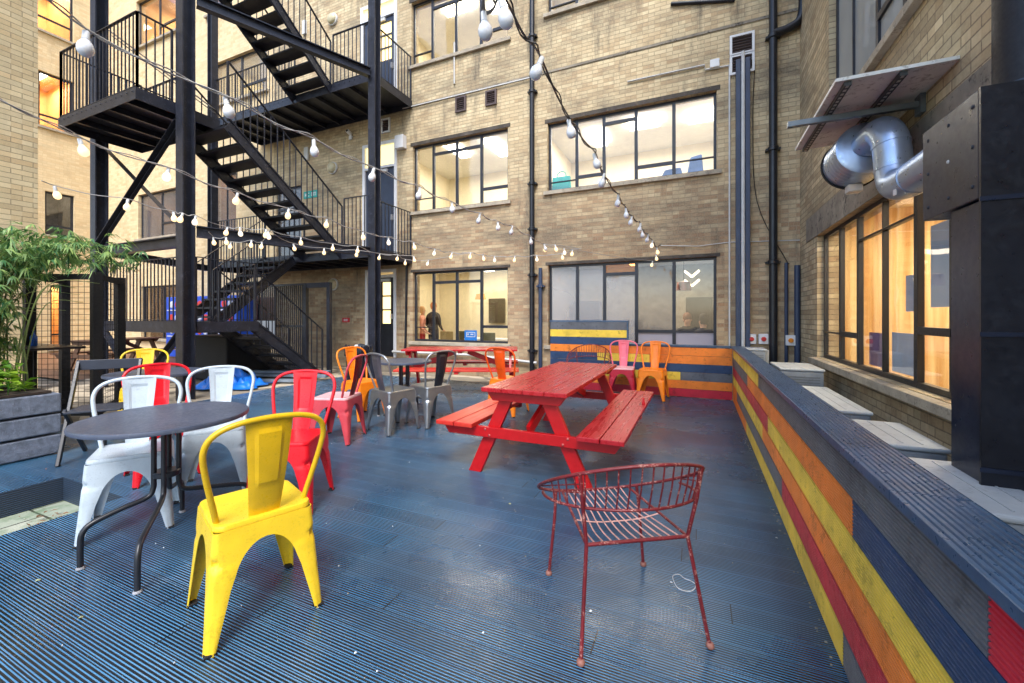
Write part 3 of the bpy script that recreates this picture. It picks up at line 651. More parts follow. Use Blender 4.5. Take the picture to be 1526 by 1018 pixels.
# wire chair
def wire_chair():
    t = empty('wire_chair'); M = paint('rusty_wire', L(108, 22, 28), .45, var=.3, scale=14, wear=L(206, 156, 140), wear_amt=.75)
    # local: faces +Y
    legs = [((.245, -.262, .0), (.200, -.19, .425), (.222, -.215, .60), (.236, -.226, .742)), ((-.245, -.262, .0), (-.200, -.19, .425), (-.222, -.215, .60), (-.236, -.226, .742)),
            ((.235, .245, .0), (.21, .235, .30), (.20, .245, .446)), ((-.235, .245, .0), (-.21, .235, .30), (-.20, .245, .446))]
    for l in legs:
        g = MB().tube(l, .0075, 8).build('leg', M, t, smooth=60)
        MB().lathe([(.012, 0), (.015, .004), (.014, .016), (.009, .022)], 12, Matrix.Translation(l[0])).build('foot_cap', paint('pale_rubber_foot', L(150, 100, 86), .6), g, smooth=50)
    # upper ring, leaning: high behind, low in front
    N = 48; ring = []
    for k in range(N):
        a = 2 * math.pi * k / N; ring.append((.33 * math.cos(a), .315 * math.sin(a), .60 - .195 * math.sin(a)))
    MB().tube(ring, .0075, 8, closed=True).build('rim', M, t, smooth=60)
    low = []
    for k in range(33):
        a = math.pi + math.pi * k / 32; a = R(170) + R(200) * k / 32
        x = .295 * math.cos(a); y = .00 + .275 * math.sin(a); q = max(0, (1 - math.sin(a)) / 2); low.append((x * 1.06, y, .50 + .10 * q))
    MB().tube(low, .0065, 8).build('lower_rim', M, t, smooth=60)
    sp = MB()
    for k in range(21):
        f = (k + .5) / 21; a = R(196) + R(148) * f
        p = (.295 * 1.06 * math.cos(a), .275 * math.sin(a), .50 + .10 * (1 - math.sin(a)) / 2); q = (.33 * math.cos(a), .315 * math.sin(a), .60 - .195 * math.sin(a))
        sp.tube([p, (Vector(p) * .5 + Vector(q) * .5) + Vector((0, -.006, 0)), q], .003, 6)
    for s_ in (-1, 1):
        for k in range(2):
            z = .035 * k; sp.tube(smoothcurve([(s_ * .232, -.222, .66 + z), (s_ * .30, -.10, .615 + z * .7), (s_ * .325, .02, .57 + z * .4), (s_ * .31, .11, .535)], 4), .0028, 6)
    sp.build('back_wires', M, t, smooth=60)
    fr = MB(); q = [(-.200, -.19, .425), (.200, -.19, .425), (.165, .268, .432), (-.165, .268, .432)]
    fr.tube([q[0], q[1]], .008, 8); fr.tube([q[1], q[2]], .006, 8); fr.tube([q[0], q[3]], .006, 8)
    fr.build('seat_frame', M, t, smooth=60)
    sw_ = MB()
    for k in range(11):
        f = (k + 1) / 12; x0 = -.2 + .4 * f; x1 = -.16 + .32 * f
        sw_.tube(smoothcurve([(x0, -.19, .428), (x0 * .97, -.06, .408), (x1, .12, .405), (x1, .315 * math.sqrt(max(0, 1 - (x1 / .33) ** 2)), .60 - .195 * math.sqrt(max(0, 1 - (x1 / .33) ** 2)))], 4), .0032, 6)
    sw_.tube(smoothcurve([(-.185, .0, .424), (-.1, .0, .406), (0, .0, .402), (.1, .0, .406), (.185, .0, .424)], 3), .0035, 6)
    sw_.build('seat', paint('worn_wire', L(200, 150, 138), .45, var=.3, scale=20), t, smooth=60)
    return t
WC = wire_chair(); dirv = math.degrees(math.atan2(.503, -.323))
WC.scale = (1.14, 1.14, 1); WC.location = (-.35, 2.02, 0); WC.rotation_euler.z = R(dirv - 90)
tag(WC, 'rusty red wire chair with a hoop back, standing alone at the front of the deck', 'chair', 'wire hoop chairs')
W2 = copy_tree(WC); W2.location = (-1.75, 7.22, 0); W2.rotation_euler.z = R(185); W2.scale = (1.15, 1.15, 1.08); W2['label'] = 'wire hoop chair half hidden behind the big picnic table, against the striped low wall'
# black folding chair
t = empty('folding_chair', (-5.36, 2.10, 0), R(-38 - 90), label='black folding chair beside the planter', cat='chair'); KM = M_black
for s_ in (-1, 1):
    MB().bar((s_ * .24, -.24, .93), (s_ * .24, .20, 0), .028, .04).build('leg', KM, t, bevel=.004)
    MB().bar((s_ * .21, -.30, 0), (s_ * .21, .16, .5), .026, .038).build('leg', KM, t, bevel=.004)
m = MB()
for i in range(6): m.box((-.2, -.18 + i * .068, .475), (.2, -.125 + i * .068, .492))
m.build('seat', paint('slate_slats', L(34, 40, 54), .4), t, bevel=.003)
m = MB(); m.cbox((0, -.225, .885), (.5, .02, .10)); m.build('backrest', paint('slate_slats', L(34, 40, 54), .4), t, bevel=.004)
# ------------------------------------------------------------------ round tables
M_tt = paint('table_top_slate', L(66, 74, 92), .38, var=.18, scale=7, bump=.0004, wear=L(120, 124, 132), wear_amt=.3)
def round_table(x, y, r, z, label, a0=0, group='round metal tables on the deck', legs_at=None, legr=None):
    t = empty('round_table', (x, y, 0), 0, label=label, cat='table', group=group)
    MB().lathe([(.01, z - .016), (r - .03, z - .016), (r - .012, z - .03), (r - .002, z - .026), (r, z - .012), (r - .004, z - .002), (r - .012, z), (r - .03, z - .001), (.01, z - .001)], 64).build('tabletop', M_tt, t, smooth=40)
    for k, a in enumerate(legs_at or (a0, a0 + 78, a0 + 180, a0 + 258)):
        ca, sa = math.cos(R(a)), math.sin(R(a)); q = r * .98 if legr is None else legr[k]
        b0 = .06
        pts = smoothcurve([(b0 * ca, b0 * sa, z - .02), (b0 * ca, b0 * sa, .42), (b0 * 1.05 * ca, b0 * 1.05 * sa, .34), (.09 * ca, .09 * sa, .295), (.2 * ca, .2 * sa, .27), (q * .86 * ca, q * .86 * sa, .235), (q * .97 * ca, q * .97 * sa, .20), (q * ca, q * sa, .14), (q * ca, q * sa, .012)], 5)
        lg = MB().tube(pts, .0145, 10).build('leg', M_black, t, smooth=60)
        MB().lathe([(.018, 0), (.02, .004), (.016, .014)], 14, Matrix.Translation((q * ca, q * sa, 0))).build('foot_cap', paint('grey_foot', L(150, 150, 154), .6), lg)
    MB().lathe([(.065, .40), (.07, .405), (.07, .43), (.065, .435)], 20).build('collar', M_black, t, smooth=40)
    MB().lathe([(.12, z - .03), (.12, z - .0165)], 20).build('top_plate', M_black, t)
    return t
round_table(-2.985, 1.475, .43, .77, 'big round slate grey table between the yellow chair and the pale blue chairs', legs_at=(-38, -104, 70, 142), legr=(.55, .37, .45, .42))
round_table(-3.68, 4.62, .37, .77, 'small round black table between the orange chair and the steel chairs', 20)
round_table(-5.50, 2.62, .44, .76, 'dull grey round table beside the folding chair under the fire escape', 10)
# ------------------------------------------------------------------ picnic tables
def wood_mat(name, base, worn, tip=None, rough=.34, wamt=.4):
    t = NT(name); x, y, z = t.sep(t.obj())[:3]
    g = t.noise(3, 6, .65, vec=t.comb(t.math('MULTIPLY', x, 9), t.math('MULTIPLY', y, .8), t.math('MULTIPLY', z, 9))); big = t.noise(2.2, 5, .6)
    c = t.mix(t.ramp(g, .3, .7), tuple(q * .78 for q in base), base)
    w = t.math('MULTIPLY', t.ramp(big, .36, .66), t.ramp(g, .2, .8), clamp=True)
    c = t.mix(t.math('MULTIPLY', w, wamt), c, worn)
    if tip: c = t.mix(t.ramp(t.noise(1.1, 4, .6, vec=t.comb(x, y, 4.0)), .55, .66, 0, .8), c, tip)
    t.set(Base_Color=c, Roughness=t.ramp(g, .3, .7, rough - .08, rough + .15)); t.bump(g, .0007); MATS[name] = t.m; return t.m
M_red = wood_mat('red_stained_wood', L(178, 14, 26), L(196, 70, 74), rough=.26); M_redl = wood_mat('red_painted_frame', L(196, 12, 18), L(160, 10, 16), rough=.36); M_redo = wood_mat('red_bench_worn_orange', L(204, 40, 34), L(226, 110, 66), L(232, 128, 66))
def picnic(name, x, y, rz, ln, label, mt, mf, mb2, wear_side=-1, group=None):
    """runs along local Y; tabletop 0.74 wide; benches either side"""
    t = empty(name, (x, y, 0), rz, label=label, cat='picnic table', group=group); Lh = ln / 2
    tw = .185; 
    for i in range(4):
        x0 = -.375 + i * .19; MB().box((x0, -Lh, .735), (x0 + tw, Lh, .772)).build('top_board', mt, t, bevel=.005)
    for s_ in (-1, 1):
        for k in range(2):
            x0 = s_ * .66 + (k - 1) * .182 - .0 if False else (s_ * .64 - .18 + k * .185)
            MB().box((x0, -Lh - .02, .418), (x0 + .178, Lh + .02, .455)).build('bench_board', mb2 if s_ == wear_side else mt, t, bevel=.005)
    for yy in (-Lh + .13, Lh - .13):
        sg = -1 if yy < 0 else 1
        for s_ in (-1, 1):
            m = MB(); # slanting leg
            top = (s_ * .16, .73); bot = (s_ * .50, 0); w = .06
            yo = yy + s_ * 0.0
            y0 = yy - .022 + (0 if s_ < 0 else .0); 
            poly = [(bot[0] - w, 0), (bot[0] + w, 0), (top[0] + w, .73), (top[0] - w, .73)]
            m.prism(poly, yy - .022, yy + .022, 'y'); m.build('leg', mf, t, bevel=.003)
        m = MB(); yb = yy - sg * (-.045)
        yb0 = yy + sg * .0235
        a, b = sorted((yb0, yb0 + sg * .04))
        m.prism([(-.74, .33), (.74, .33), (.80, .417), (-.80, .417)], a, b, 'y'); m.build('seat_bearer', mf, t, bevel=.003)
        m = MB(); m.prism([(-.30, .655), (.30, .655), (.36, .733), (-.36, .733)], a, b, 'y'); m.build('top_bearer', mf, t, bevel=.003)
        m = MB()
        for bx in (-.37, -.33, .33, .37):
            zz = .35 + .05 * (abs(bx) > .35); yv = (a if sg < 0 else b)
            Mx = Matrix.Translation((bx, yv, zz)) @ Matrix.Rotation(R(90), 4, 'X'); m.lathe([(.011, -.004), (.011, .004), (.006, .007)], 10, Mx)
        m.build('bolt', paint('dull_bolt', L(190, 90, 84), .4, .4), t)
    m = MB()
    for xx in (-.0,): m.box((-.30, -.035, .69), (.30, .035, .733))
    m.build('cross_batten', mf, t)
    for s_ in (-1, 1): MB().box((s_ * .64 - .17, -.035, .375), (s_ * .64 + .17, .035, .416)).build('bench_batten', mf, t)
    for s_ in (-1, 1):
        sy = 1 if s_ > 0 else -1
        MB().bar((0, s_ * (Lh - .16), .40), (0, s_ * .12, .70), .09, .036, up=(1, 0, 0)).build('brace', mf, t)
    return t
P1 = picnic('picnic_table', -1.315, 4.24, 0, 2.2, 'big glossy red picnic table in the open middle of the deck', M_red, M_redl, M_redo)
P2 = picnic('picnic_table', -4.12, 6.88, R(23.9 - 90), 2.12, 'red picnic table standing askew under the lit window by the wall', M_red, M_redl, M_redo, 1)
P3 = picnic('picnic_table', -14.2, 5.9, R(20), 1.8, 'brown unpainted picnic table on the timber path behind the fire escape', M_brown, M_brown, M_brown)
# small red bottle-top peg on the bench
m = MB(); m.lathe([(.016, 0), (.018, .004), (.012, .03), (.007, .05), (.010, .055), (.010, .066)], 12); o = m.build('ashtray_peg', paint('red_plastic', L(200, 24, 36), .3)); o.location = (-.52, 4.55, .455); tag(o, 'small red plastic peg standing on the bench of the big picnic table', 'peg')
# ------------------------------------------------------------------ fire escape
fe = empty('fire_escape', (0, 0, 0), label='tall black steel fire escape with zigzag stairs, landings and railings', cat='fire escape')
def hcol(x, y, z0, z1, w=.25, rot=0):
    m = MB(); M = Matrix.Translation((x, y, 0)) @ Matrix.Rotation(rot, 4, 'Z'); h = w / 2
    m.box((-h, -h, z0), (-h + .022, h, z1), M); m.box((h - .022, -h, z0), (h, h, z1), M); m.box((-h + .022, -.012, z0), (h - .022, .012, z1), M)
    return m.build('column', M_fire, fe)
c1, c2, c3, c4 = (-7.86, 4.16), (-10.7, 4.16), (-6.59, 7.24), (-12.4, 7.24)
hcol(*c1, -.2, 11, .195, R(90)); hcol(*c2, -.2, 11, .2, R(90)); hcol(*c3, -.2, 11, .19, R(90)); hcol(*c4, -.2, 11, .18)
def ibeam(a, b, h=.19, w=.13, name='beam'):
    a = Vector(a); b = Vector(b); m = MB(); up = Vector((0, 0, 1))
    m.bar(a + up * (h / 2 - .01), b + up * (h / 2 - .01), w, .018); m.bar(a - up * (h / 2 - .01), b - up * (h / 2 - .01), w, .018); m.bar(a, b, .014, h - .04)
    return m.build(name, M_fire, fe)
ibeam((c2[0] + .13, 4.16, 2.64), (c1[0] - .13, 4.16, 2.64)); ibeam((c1[0] + .05, 4.30, 2.82), (c3[0] - .02, 7.12, 2.80))
ibeam((c1[0] + .05, 4.30, 6.75), (c3[0] - .02, 7.12, 6.75)); ibeam((c2[0], 4.3, 2.64), (c4[0], 7.1, 2.70), .16)
ibeam((c4[0], 7.36, 2.72), (c4[0], 8.68, 2.72), .16)
def brace(a, b, w=.09):
    m = MB(); m.bar(a, b, w, .012); m.bar(Vector(a) + Vector((0, .03, -w / 2)), Vector(b) + Vector((0, .03, -w / 2)), .06, .012); m.build('brace', M_fire, fe)
brace((c2[0] + .1, 4.10, 2.78), (c1[0] - .1, 4.10, 4.66), .12); brace((c2[0] + .1, 4.22, 4.66), (c1[0] - .1, 4.22, 2.80), .09)
brace((c2[0] + .12, 4.16, 1.15), (c2[0] + 1.35, 4.16, .15), .12); brace((c1[0] - .12, 4.16, 1.15), (c1[0] - 1.35, 4.16, .15), .12)
brace((c2[0] + .1, 4.3, 7.0), (-8.50, 4.98, 5.36), .15)
def railing(pts, h=1.1, gap=.115, mid=True):
    m = MB(); up = Vector((0, 0, 1))
    for a, b in zip(pts[:-1], pts[1:]):
        a = Vector(a); b = Vector(b); hl = Vector((b.x - a.x, b.y - a.y, 0)).length; n = max(1, round(hl / gap))
        m.bar(a + up * h, b + up * h, .042, .014); m.bar(a + up * .06, b + up * .06, .03, .012)
        for i in range(n + 1):
            p = a.lerp(b, i / n); m.bar(p - up * .02, p + up * (h - .005), .016 if 0 < i < n else .03, .016 if 0 < i < n else .03, up=(0, 1, 0))
    return m.build('railing', M_fire, fe)
def slab(x0, x1, y0, y1, z, th=.18, name='landing'):
    m = MB(); m.box((x0 + .012, y0 + .012, z - .02), (x1 - .012, y1 - .012, z))
    for a in (x0, x1 - .012): m.box((a, y0, z - th + .02), (a + .012, y1, z + .03))
    for b in (y0, y1 - .012): m.box((x0 + .012, b, z - th + .02), (x1 - .012, b + .012, z + .03))
    k = x0 + .5
    while k < x1 - .3: m.box((k, y0 + .012, z - .12), (k + .05, y1 - .012, z - .02)); k += .55
    for i in range(int((x1 - x0) / .16)):
        m.lathe([(.014, -.006), (.010, -.014)], 6, Matrix.Translation((x0 + .08 + i * .16, y0, z - .03)) @ Matrix.Rotation(R(90), 4, 'X') @ Matrix.Scale(-1, 4, (0, 0, 1)))
    return m.build(name, M_fire, fe)
slab(-10.55, -7.98, 3.53, 4.78, 4.92); slab(-12.4, -6.66, 7.27, 8.67, 2.87); slab(-12.4, -6.66, 7.27, 8.67, 6.84); slab(-10.7, -7.80, 4.30, 5.40, 1.25)
MB().box((-10.58, 4.16, 1.09), (-7.98, 4.172, 1.29)).build('fascia', M_fire, fe)
railing([(-10.52, 4.75, 4.92), (-10.52, 3.56, 4.92), (-8.0, 3.56, 4.92), (-8.0, 4.03, 4.92)], 1.22); railing([(-10.52, 4.75, 4.92), (-8.95, 4.75, 4.92)], 1.1)
railing([(-7.55, 7.3, 2.87), (-6.7, 7.3, 2.87)], 1.25); railing([(-6.69, 7.35, 2.87), (-6.69, 8.65, 2.87)], 1.15); railing([(-12.35, 7.3, 2.87), (-10.3, 7.3, 2.87)], 1.15)
railing([(-7.9, 7.3, 6.84), (-6.7, 7.3, 6.84)], 1.2); railing([(-6.69, 7.35, 6.84), (-6.69, 8.65, 6.84)], 1.15); railing([(-12.35, 7.3, 6.84), (-9.2, 7.3, 6.84)], 1.15)
railing([(-10.6, 4.2, 1.25), (-7.95, 4.2, 1.25)], 1.14); railing([(-7.83, 4.3, 1.25), (-7.83, 5.35, 1.25)], 1.14)
def flight(ya, za, yb, zb, x0, x1, rails=(1, 1), hr=1.05):
    """stairs between (ya, za) and (yb, zb) running along Y"""
    sts = []
    for x in (x0, x1):
        m = MB(); m.bar((x, ya, za - .08), (x, yb, zb - .08), .014, .23); m.bar((x, ya, za + .035), (x, yb, zb + .035), .05, .012); m.bar((x, ya, za - .195), (x, yb, zb - .195), .05, .012)
        nb = max(4, round(abs(zb - za) / .1))
        for i in range(nb):
            f = (i + .5) / nb; m.lathe([(.014, 0), (.009, .008)], 6, Matrix.Translation((x + (.007 if x == x1 else -.007), ya + (yb - ya) * f, za + (zb - za) * f - .06)) @ Matrix.Rotation(R(90 if x == x1 else -90), 4, 'Y'))
        sts.append(m.build('stringer', M_fire, fe))
    st = sts[1]
    n = max(2, round(abs(zb - za) / .2))
    for i in range(n):
        f = (i + .5) / n; y = ya + (yb - ya) * f; z = za + (zb - za) * f
        MB().box((x0 + .01, y - .155, z - .04), (x1 - .01, y + .155, z)).build('tread', M_tread, st)
    for k, x in enumerate((x0, x1)):
        if rails[k]: railing([(x, ya, za), (x, yb, zb)], hr, .14)
flight(4.70, 4.86, 7.30, 2.90, -8.87, -7.62)
flight(7.25, 6.82, 4.6, 8.85, -9.14, -7.93)
flight(7.25, 2.86, 5.35, 1.28, -10.25, -9.15)
flight(5.35, 1.25, 6.95, 0.02, -8.95, -7.86)
slab(-10.55, -7.98, 3.53, 4.6, 8.9); railing([(-10.5, 3.56, 8.9), (-8.0, 3.56, 8.9)], 1.1)
# barred screen beneath the landing
sc_ = empty('barred_screen', (0, 0, 0), label='dense black barred screen and gate frame under the lowest landing', cat='gate')
m = MB(); x = -10.6
while x < -9.0: m.box((x, 7.42, .02), (x + .025, 7.445, 2.2)); x += .075
m.build('bars', M_fire, sc_); m = MB()
for z in (.05, 1.1, 2.15): m.box((-10.65, 7.40, z), (-8.95, 7.465, z + .05))
m.box((-9.02, 7.39, 0), (-8.92, 7.475, 2.2)); m.box((-8.22, 7.39, 0), (-8.12, 7.475, 2.2)); m.box((-8.92, 7.40, 2.08), (-8.22, 7.465, 2.2)); m.build('gate_frame', M_fire, sc_)
sgn = MB().box((on_y(378, 478, 7.3).x, 7.30, on_y(378, 500, 7.3).z), (on_y(410, 478, 7.3).x, 7.32, on_y(378, 478, 7.3).z)).build('white_board', M_white); tag(sgn, 'plain white board leaning behind the black railings under the stairs', 'board')
m = MB(); m.box((-10.4, 5.5, .0), (-8.96, 6.5, .95));  # solid near black block put in for the darkness under the platform
o = m.build('dark_void_block', M_dark, bevel=.03); tag(o, 'near black block standing in for the dark void under the lowest flight of stairs', 'dark block')
# blue arcade style cabinet behind the stairs
vb = empty('drinks_cabinet', (0, 0, 0), label='blue cabinet with rows of red and white round discs standing behind the fire escape column', cat='cabinet')
bl = paint('cabinet_blue', L(24, 84, 206), .4); x0, x1 = on_y(247, 450, 7.9).x, on_y(352, 450, 7.9).x; yv = 7.9
m = MB(); m.box((x0, yv, .05), (x1, yv + .55, 2.0)); m.build('body', bl, vb, bevel=.03)
for r in range(4):
    zz = 1.75 - r * .42; MB().box((x0 + .15, yv - .04, zz - .2), (x1 - .1, yv - .004, zz - .17)).build('shelf_edge', M_white, vb)
    k = x0 + .35; i = 0
    while k < x1 - .2:
        MB().lathe([(.11, 0), (.10, .02)], 14, Matrix.Translation((k, yv - .002, zz)) @ Matrix.Rotation(R(90), 4, 'X')).build('disc', paint('disc_red', L(220, 60, 60), .5) if (i + r) % 2 else paint('disc_white', L(220, 225, 235), .5), vb); k += .3; i += 1
# ------------------------------------------------------------------ things fixed to the far wall
def wallpx(px, py): p = on_y(px, py, YW); return p.x, p.z
def vpipe(px, w, z0, z1, mat, label, name='drainpipe', brackets=(), yoff=.09, wide=None, cat='drainpipe', group=None):
    x = on_y(px, 400, YW).x; r = w / 2; t = empty(name, (x, YW - yoff, 0), label=label, cat=cat, group=group)
    MB().tube([(0, 0, z0), (0, 0, z1)], r, 14).build('pipe', mat, t, smooth=50)
    for z in brackets:
        g = MB(); g.lathe([(r + .004, z), (r + .022, z + .01), (r + .022, z + .07), (r + .004, z + .08)], 14); g.box((-r - .05, -.015, z + .02), (r + .05, yoff - .004, z + .055)); g.build('collar', mat, t, smooth=40)
    return t
bz = lambda *ys: [on_y(795, y, YW).z for y in ys]
vpipe(795, .11, -.05, 13, M_pipe, 'long black cast drainpipe running full height between the two stacks of windows', brackets=bz(525, 413, 345, 278, 142, 60))
vpipe(1151, .13, -.1, 13, M_pipe, 'thick black drainpipe by the corner of the yard, with a branch near the top', brackets=[on_y(1151, y, YW).z for y in (395, 228, 62)])
vpipe(807, .085, .05, on_y(807, 400, YW).z, M_pipeblue, 'short slate blue pipe ending beside the window, next to the long drainpipe', 'conduit_pipe', yoff=.07, cat='pipe', brackets=[2.0])
t = empty('duct_run', (0, 0, 0), label='pair of black upright trunkings with a white pipe between them, rising to the louvred vents', cat='duct')
for a, b, mt in ((1096, 1103, M_pipeblue), (1110, 1117, M_pipeblue)):
    xa, xb_ = on_y(a, 300, YW).x, on_y(b, 300, YW).x; MB().box((xa, YW - .12, 0), (xb_, YW - .006, on_y(1105, 92, YW).z)).build('trunking', mt, t, bevel=.006)
xm = on_y(1106.5, 300, YW).x; MB().tube([(xm, YW - .1, 0), (xm, YW - .1, on_y(1105, 90, YW).z + .1)], .032, 10).build('pipe', M_whitepipe, t, smooth=50)
vpipe(1087, .03, .0, on_y(1087, 100, YW).z, M_whitepipe, 'thin white conduit rising beside the window and turning over its head', 'conduit_pipe', yoff=.03, cat='pipe')
vpipe(1171, .055, 0, on_y(1171, 392, YW).z, M_pipeblue, 'slim dark conduit above the orange switch', 'conduit_pipe', yoff=.04, cat='pipe'); vpipe(1187, .09, 0, on_y(1187, 396, YW).z, M_pipeblue, 'slate blue conduit in the very corner of the yard', 'conduit_pipe', yoff=.06, cat='pipe')
# branch of the corner drainpipe
a = on_y(1151, 50, YW - .09); b_ = on_y(1175, 42, YW - .09); c__ = on_y(1194, 25, YW - .09); d__ = on_y(1198, -20, YW - .09)
o = MB().tube(smoothcurve([a, b_, c__, d__], 6), .07, 12).build('branch_pipe', M_pipe, smooth=60); tag(o, 'black branch pipe curving up from the corner drainpipe', 'pipe')
def wirething(pts, r, mat, name, label, cat='cable'):
    o = MB().tube(pts, r, 6).build(name, mat, smooth=60); return tag(o, label, cat)
W_ = lambda px, py, off=.03: on_y(px, py, YW - off)
wirething([W_(935, 122), W_(1050, 97), W_(1051, 104), W_(1087, 98)], .018, M_whitepipe, 'conduit_pipe', 'thin grey conduit along the head of the upper window to a small box', 'pipe')
wirething([W_(600, 162, .045), W_(793, 115, .045)], .014, M_whitepipe, 'cable_run', 'pale cable run along the string course beside the brown air bricks')
wirething([W_(985, 366), W_(1040, 367), W_(1087, 361), W_(1192, 358)], .009, M_whitepipe, 'cable_run', 'thin white cable strung from the string lights to the corner of the yard')
wirething([W_(608, 387, .04), W_(606, 400, .04), W_(605, 470, .04), W_(604, 520, .04)], .03, M_pipe, 'conduit_pipe', 'black pipe turning down beside the glazed ground floor door', 'pipe')
wirething(smoothcurve([W_(1125, 95), W_(1122, 180), W_(1128, 300), W_(1170, 385), W_(1176, 392)], 5), .007, M_pipe, 'cable_run', 'thin dark cable drooping down the wall beside the thick corner drainpipe')
wirething([W_(1000, 6), W_(1095, 0)], .035, M_pipe, 'pipe_stub', 'black pipe crossing the wall high above the upper window', 'pipe')
wirething([W_(585, 524, .09), W_(700, 529, .09), W_(800, 541, .09)], .035, M_whitepipe, 'ground_pipe', 'grey pipe running low along the wall behind the askew picnic table', 'pipe')
m = MB(); xa, za_ = wallpx(678, 133); xb_, zb_ = wallpx(677, 290)
wirething([W_(677, 63), W_(677, 125)], .02, M_whitepipe, 'conduit_pipe', 'short pale pipe coming down from the sill of the top window', 'pipe')
def louvre(px, py, w, h, label, frame, inner, name='vent', n=6, group=None):
    x, z = wallpx(px, py); t = empty(name, (x, YW, z), label=label, cat='vent', group=group)
    m = MB(); f = .04
    m.box((-w / 2, -.05, -h / 2), (-w / 2 + f, -.003, h / 2)); m.box((w / 2 - f, -.05, -h / 2), (w / 2, -.003, h / 2)); m.box((-w / 2 + f, -.05, -h / 2), (w / 2 - f, -.003, -h / 2 + f)); m.box((-w / 2 + f, -.05, h / 2 - f), (w / 2 - f, -.003, h / 2)); m.build('frame', frame, t)
    m = MB(); 
    for i in range(n):
        zz = -h / 2 + f + (h - 2 * f) * (i + .5) / n; m.bar((-w / 2 + f, -.025, zz), (w / 2 - f, -.025, zz), .03, .012, up=(0, .5, .8))
    m.build('slats', inner, t); MB().box((-w / 2 + f, -.008, -h / 2 + f), (w / 2 - f, -.004, h / 2 - f)).build('backing', M_dark, t)
brn = paint('vent_brown', L(84, 70, 68), .6)
louvre(687.5, 156, .29, .37, 'brown air vent, lower and further from the drainpipe of the two above the window', brn, brn); louvre(732.5, 146.5, .29, .35, 'brown air vent on the side towards the drainpipe, above the window', brn, brn)
louvre(1105.5, 67, .40, .38, 'white louvred vent, upper of the two over the black trunking', M_white, brn); louvre(1105.5, 96, .40, .36, 'white louvred vent into which the pipes rise, lower of the two', M_white, brn)
louvre(576, 188, .28, .38, 'small square white framed vent above the dark first floor door', M_white, brn)
def wbox(px, py, w, h, d, mat, name, label, cat):
    x, z = wallpx(px, py); o = MB().box((x - w / 2, YW - d, z - h / 2), (x + w / 2, YW - .003, z + h / 2)).build(name, mat, bevel=.008); return tag(o, label, cat)
wbox(600, 214, .26, .33, .16, M_white, 'alarm_box', 'white alarm box beside the frame of the first floor door', 'box'); wbox(1065, 97, .16, .15, .08, M_white, 'junction_box', 'small white junction box at the corner over the upper window', 'box')
wbox(458, 230, .16, .38, .06, M_whitepipe, 'wall_heater', 'slim white fitting on the wall above the turquoise sign', 'box'); wbox(455, 42, .14, .4, .06, M_whitepipe, 'wall_heater', 'slim white fitting on the wall near the top of the fire escape', 'box')
for px, rc, lb in ((1119, 'red', 'white isolator switch with a red knob, next to the trunking'), (1137, 'red', 'white isolator switch with a red knob, next to the thick drainpipe'), (1177, 'orange', 'white isolator switch with an orange knob in the corner of the yard')):
    x, z = wallpx(px, 505 if rc == 'red' else 507); t = empty('isolator_switch', (x, YW, z), label=lb, cat='switch', group='isolator switches on the wall')
    MB().box((-.075, -.09, -.09), (.075, -.003, .09)).build('box', M_white, t, bevel=.008)
    g = MB(); g.lathe([(.04, .0), (.04, .02), (.03, .03)], 14, Matrix.Translation((0, -.091, 0)) @ Matrix.Rotation(R(90), 4, 'X')); g.cbox((0, -.125, 0), (.02, .02, .07)); g.build('knob', paint('knob_' + rc, L(*((200, 40, 36) if rc == 'red' else (230, 140, 30))), .4), t)
for px, py, lb in ((497, 251, 'round bulkhead lamp on the wall over the first landing'), (497, 30, 'round bulkhead lamp on the wall over the top landing'), (498, 424, 'round bulkhead lamp under the lowest landing')):
    x, z = wallpx(px, py); t = empty('bulkhead_lamp', (x, YW, z), label=lb, cat='lamp', group='round bulkhead lamps')
    Mx = Matrix.Rotation(R(90), 4, 'X'); MB().lathe([(.17, .003), (.17, .05), (.15, .06)], 24, Mx).build('base', M_whitepipe, t, smooth=40); MB().lathe([(.15, .06), (.14, .10), (.10, .13), (.02, .14)], 24, Mx).build('lens', paint('lamp_lens', L(196, 186, 150), .35), t, smooth=60)
x, z = wallpx(524, 202); t = empty('security_camera', (x, YW, z), label='white security camera on the wall above the first landing', cat='camera')
MB().box((-.05, -.06, -.13), (.05, -.003, -.02)).build('bracket', M_white, t, bevel=.01); MB().lathe([(.05, -.09), (.055, .05), (.05, .06)], 16, Matrix.Translation((0, -.11, .05)) @ Matrix.Rotation(R(70), 4, 'X')).build('body', M_white, t, smooth=40); MB().lathe([(.04, .0), (.03, .012)], 16, Matrix.Translation((-.0, -.165, .07)) @ Matrix.Rotation(R(70), 4, 'X')).build('lens', M_dark, t)
def sign(px, py, w, h, col, name, label, marks):
    x, z = wallpx(px, py); t = empty(name, (x, YW, z), label=label, cat='sign'); MB().box((-w / 2, -.02, -h / 2), (w / 2, -.003, h / 2)).build('plate', paint(name + '_plate', L(*col), .5), t)
    m = MB()
    for a, b, w0, h0 in marks: m.box((a * w - w0 * w / 2, -.024, b * h - h0 * h / 2), (a * w + w0 * w / 2, -.0205, b * h + h0 * h / 2))
    m.build('lettering', M_white, t)
letters = [(-.38, 0, .03, .5), (-.33, 0, .05, .12), (-.28, 0, .03, .5), (-.22, .0, .03, .5), (-.12, .2, .07, .12), (-.12, -.2, .07, .12), (.10, .2, .08, .12), (.075, 0, .03, .5), (.10, -.2, .08, .12), (.2, 0, .03, .5), (.27, .2, .06, .12), (.27, -.0, .03, .5), (.38, 0, .03, .5), (.36, .2, .09, .1)]
sign(463.5, 290, .56, .21, (30, 160, 150), 'turquoise_sign', 'turquoise strip sign with white lettering beside the first landing', letters)
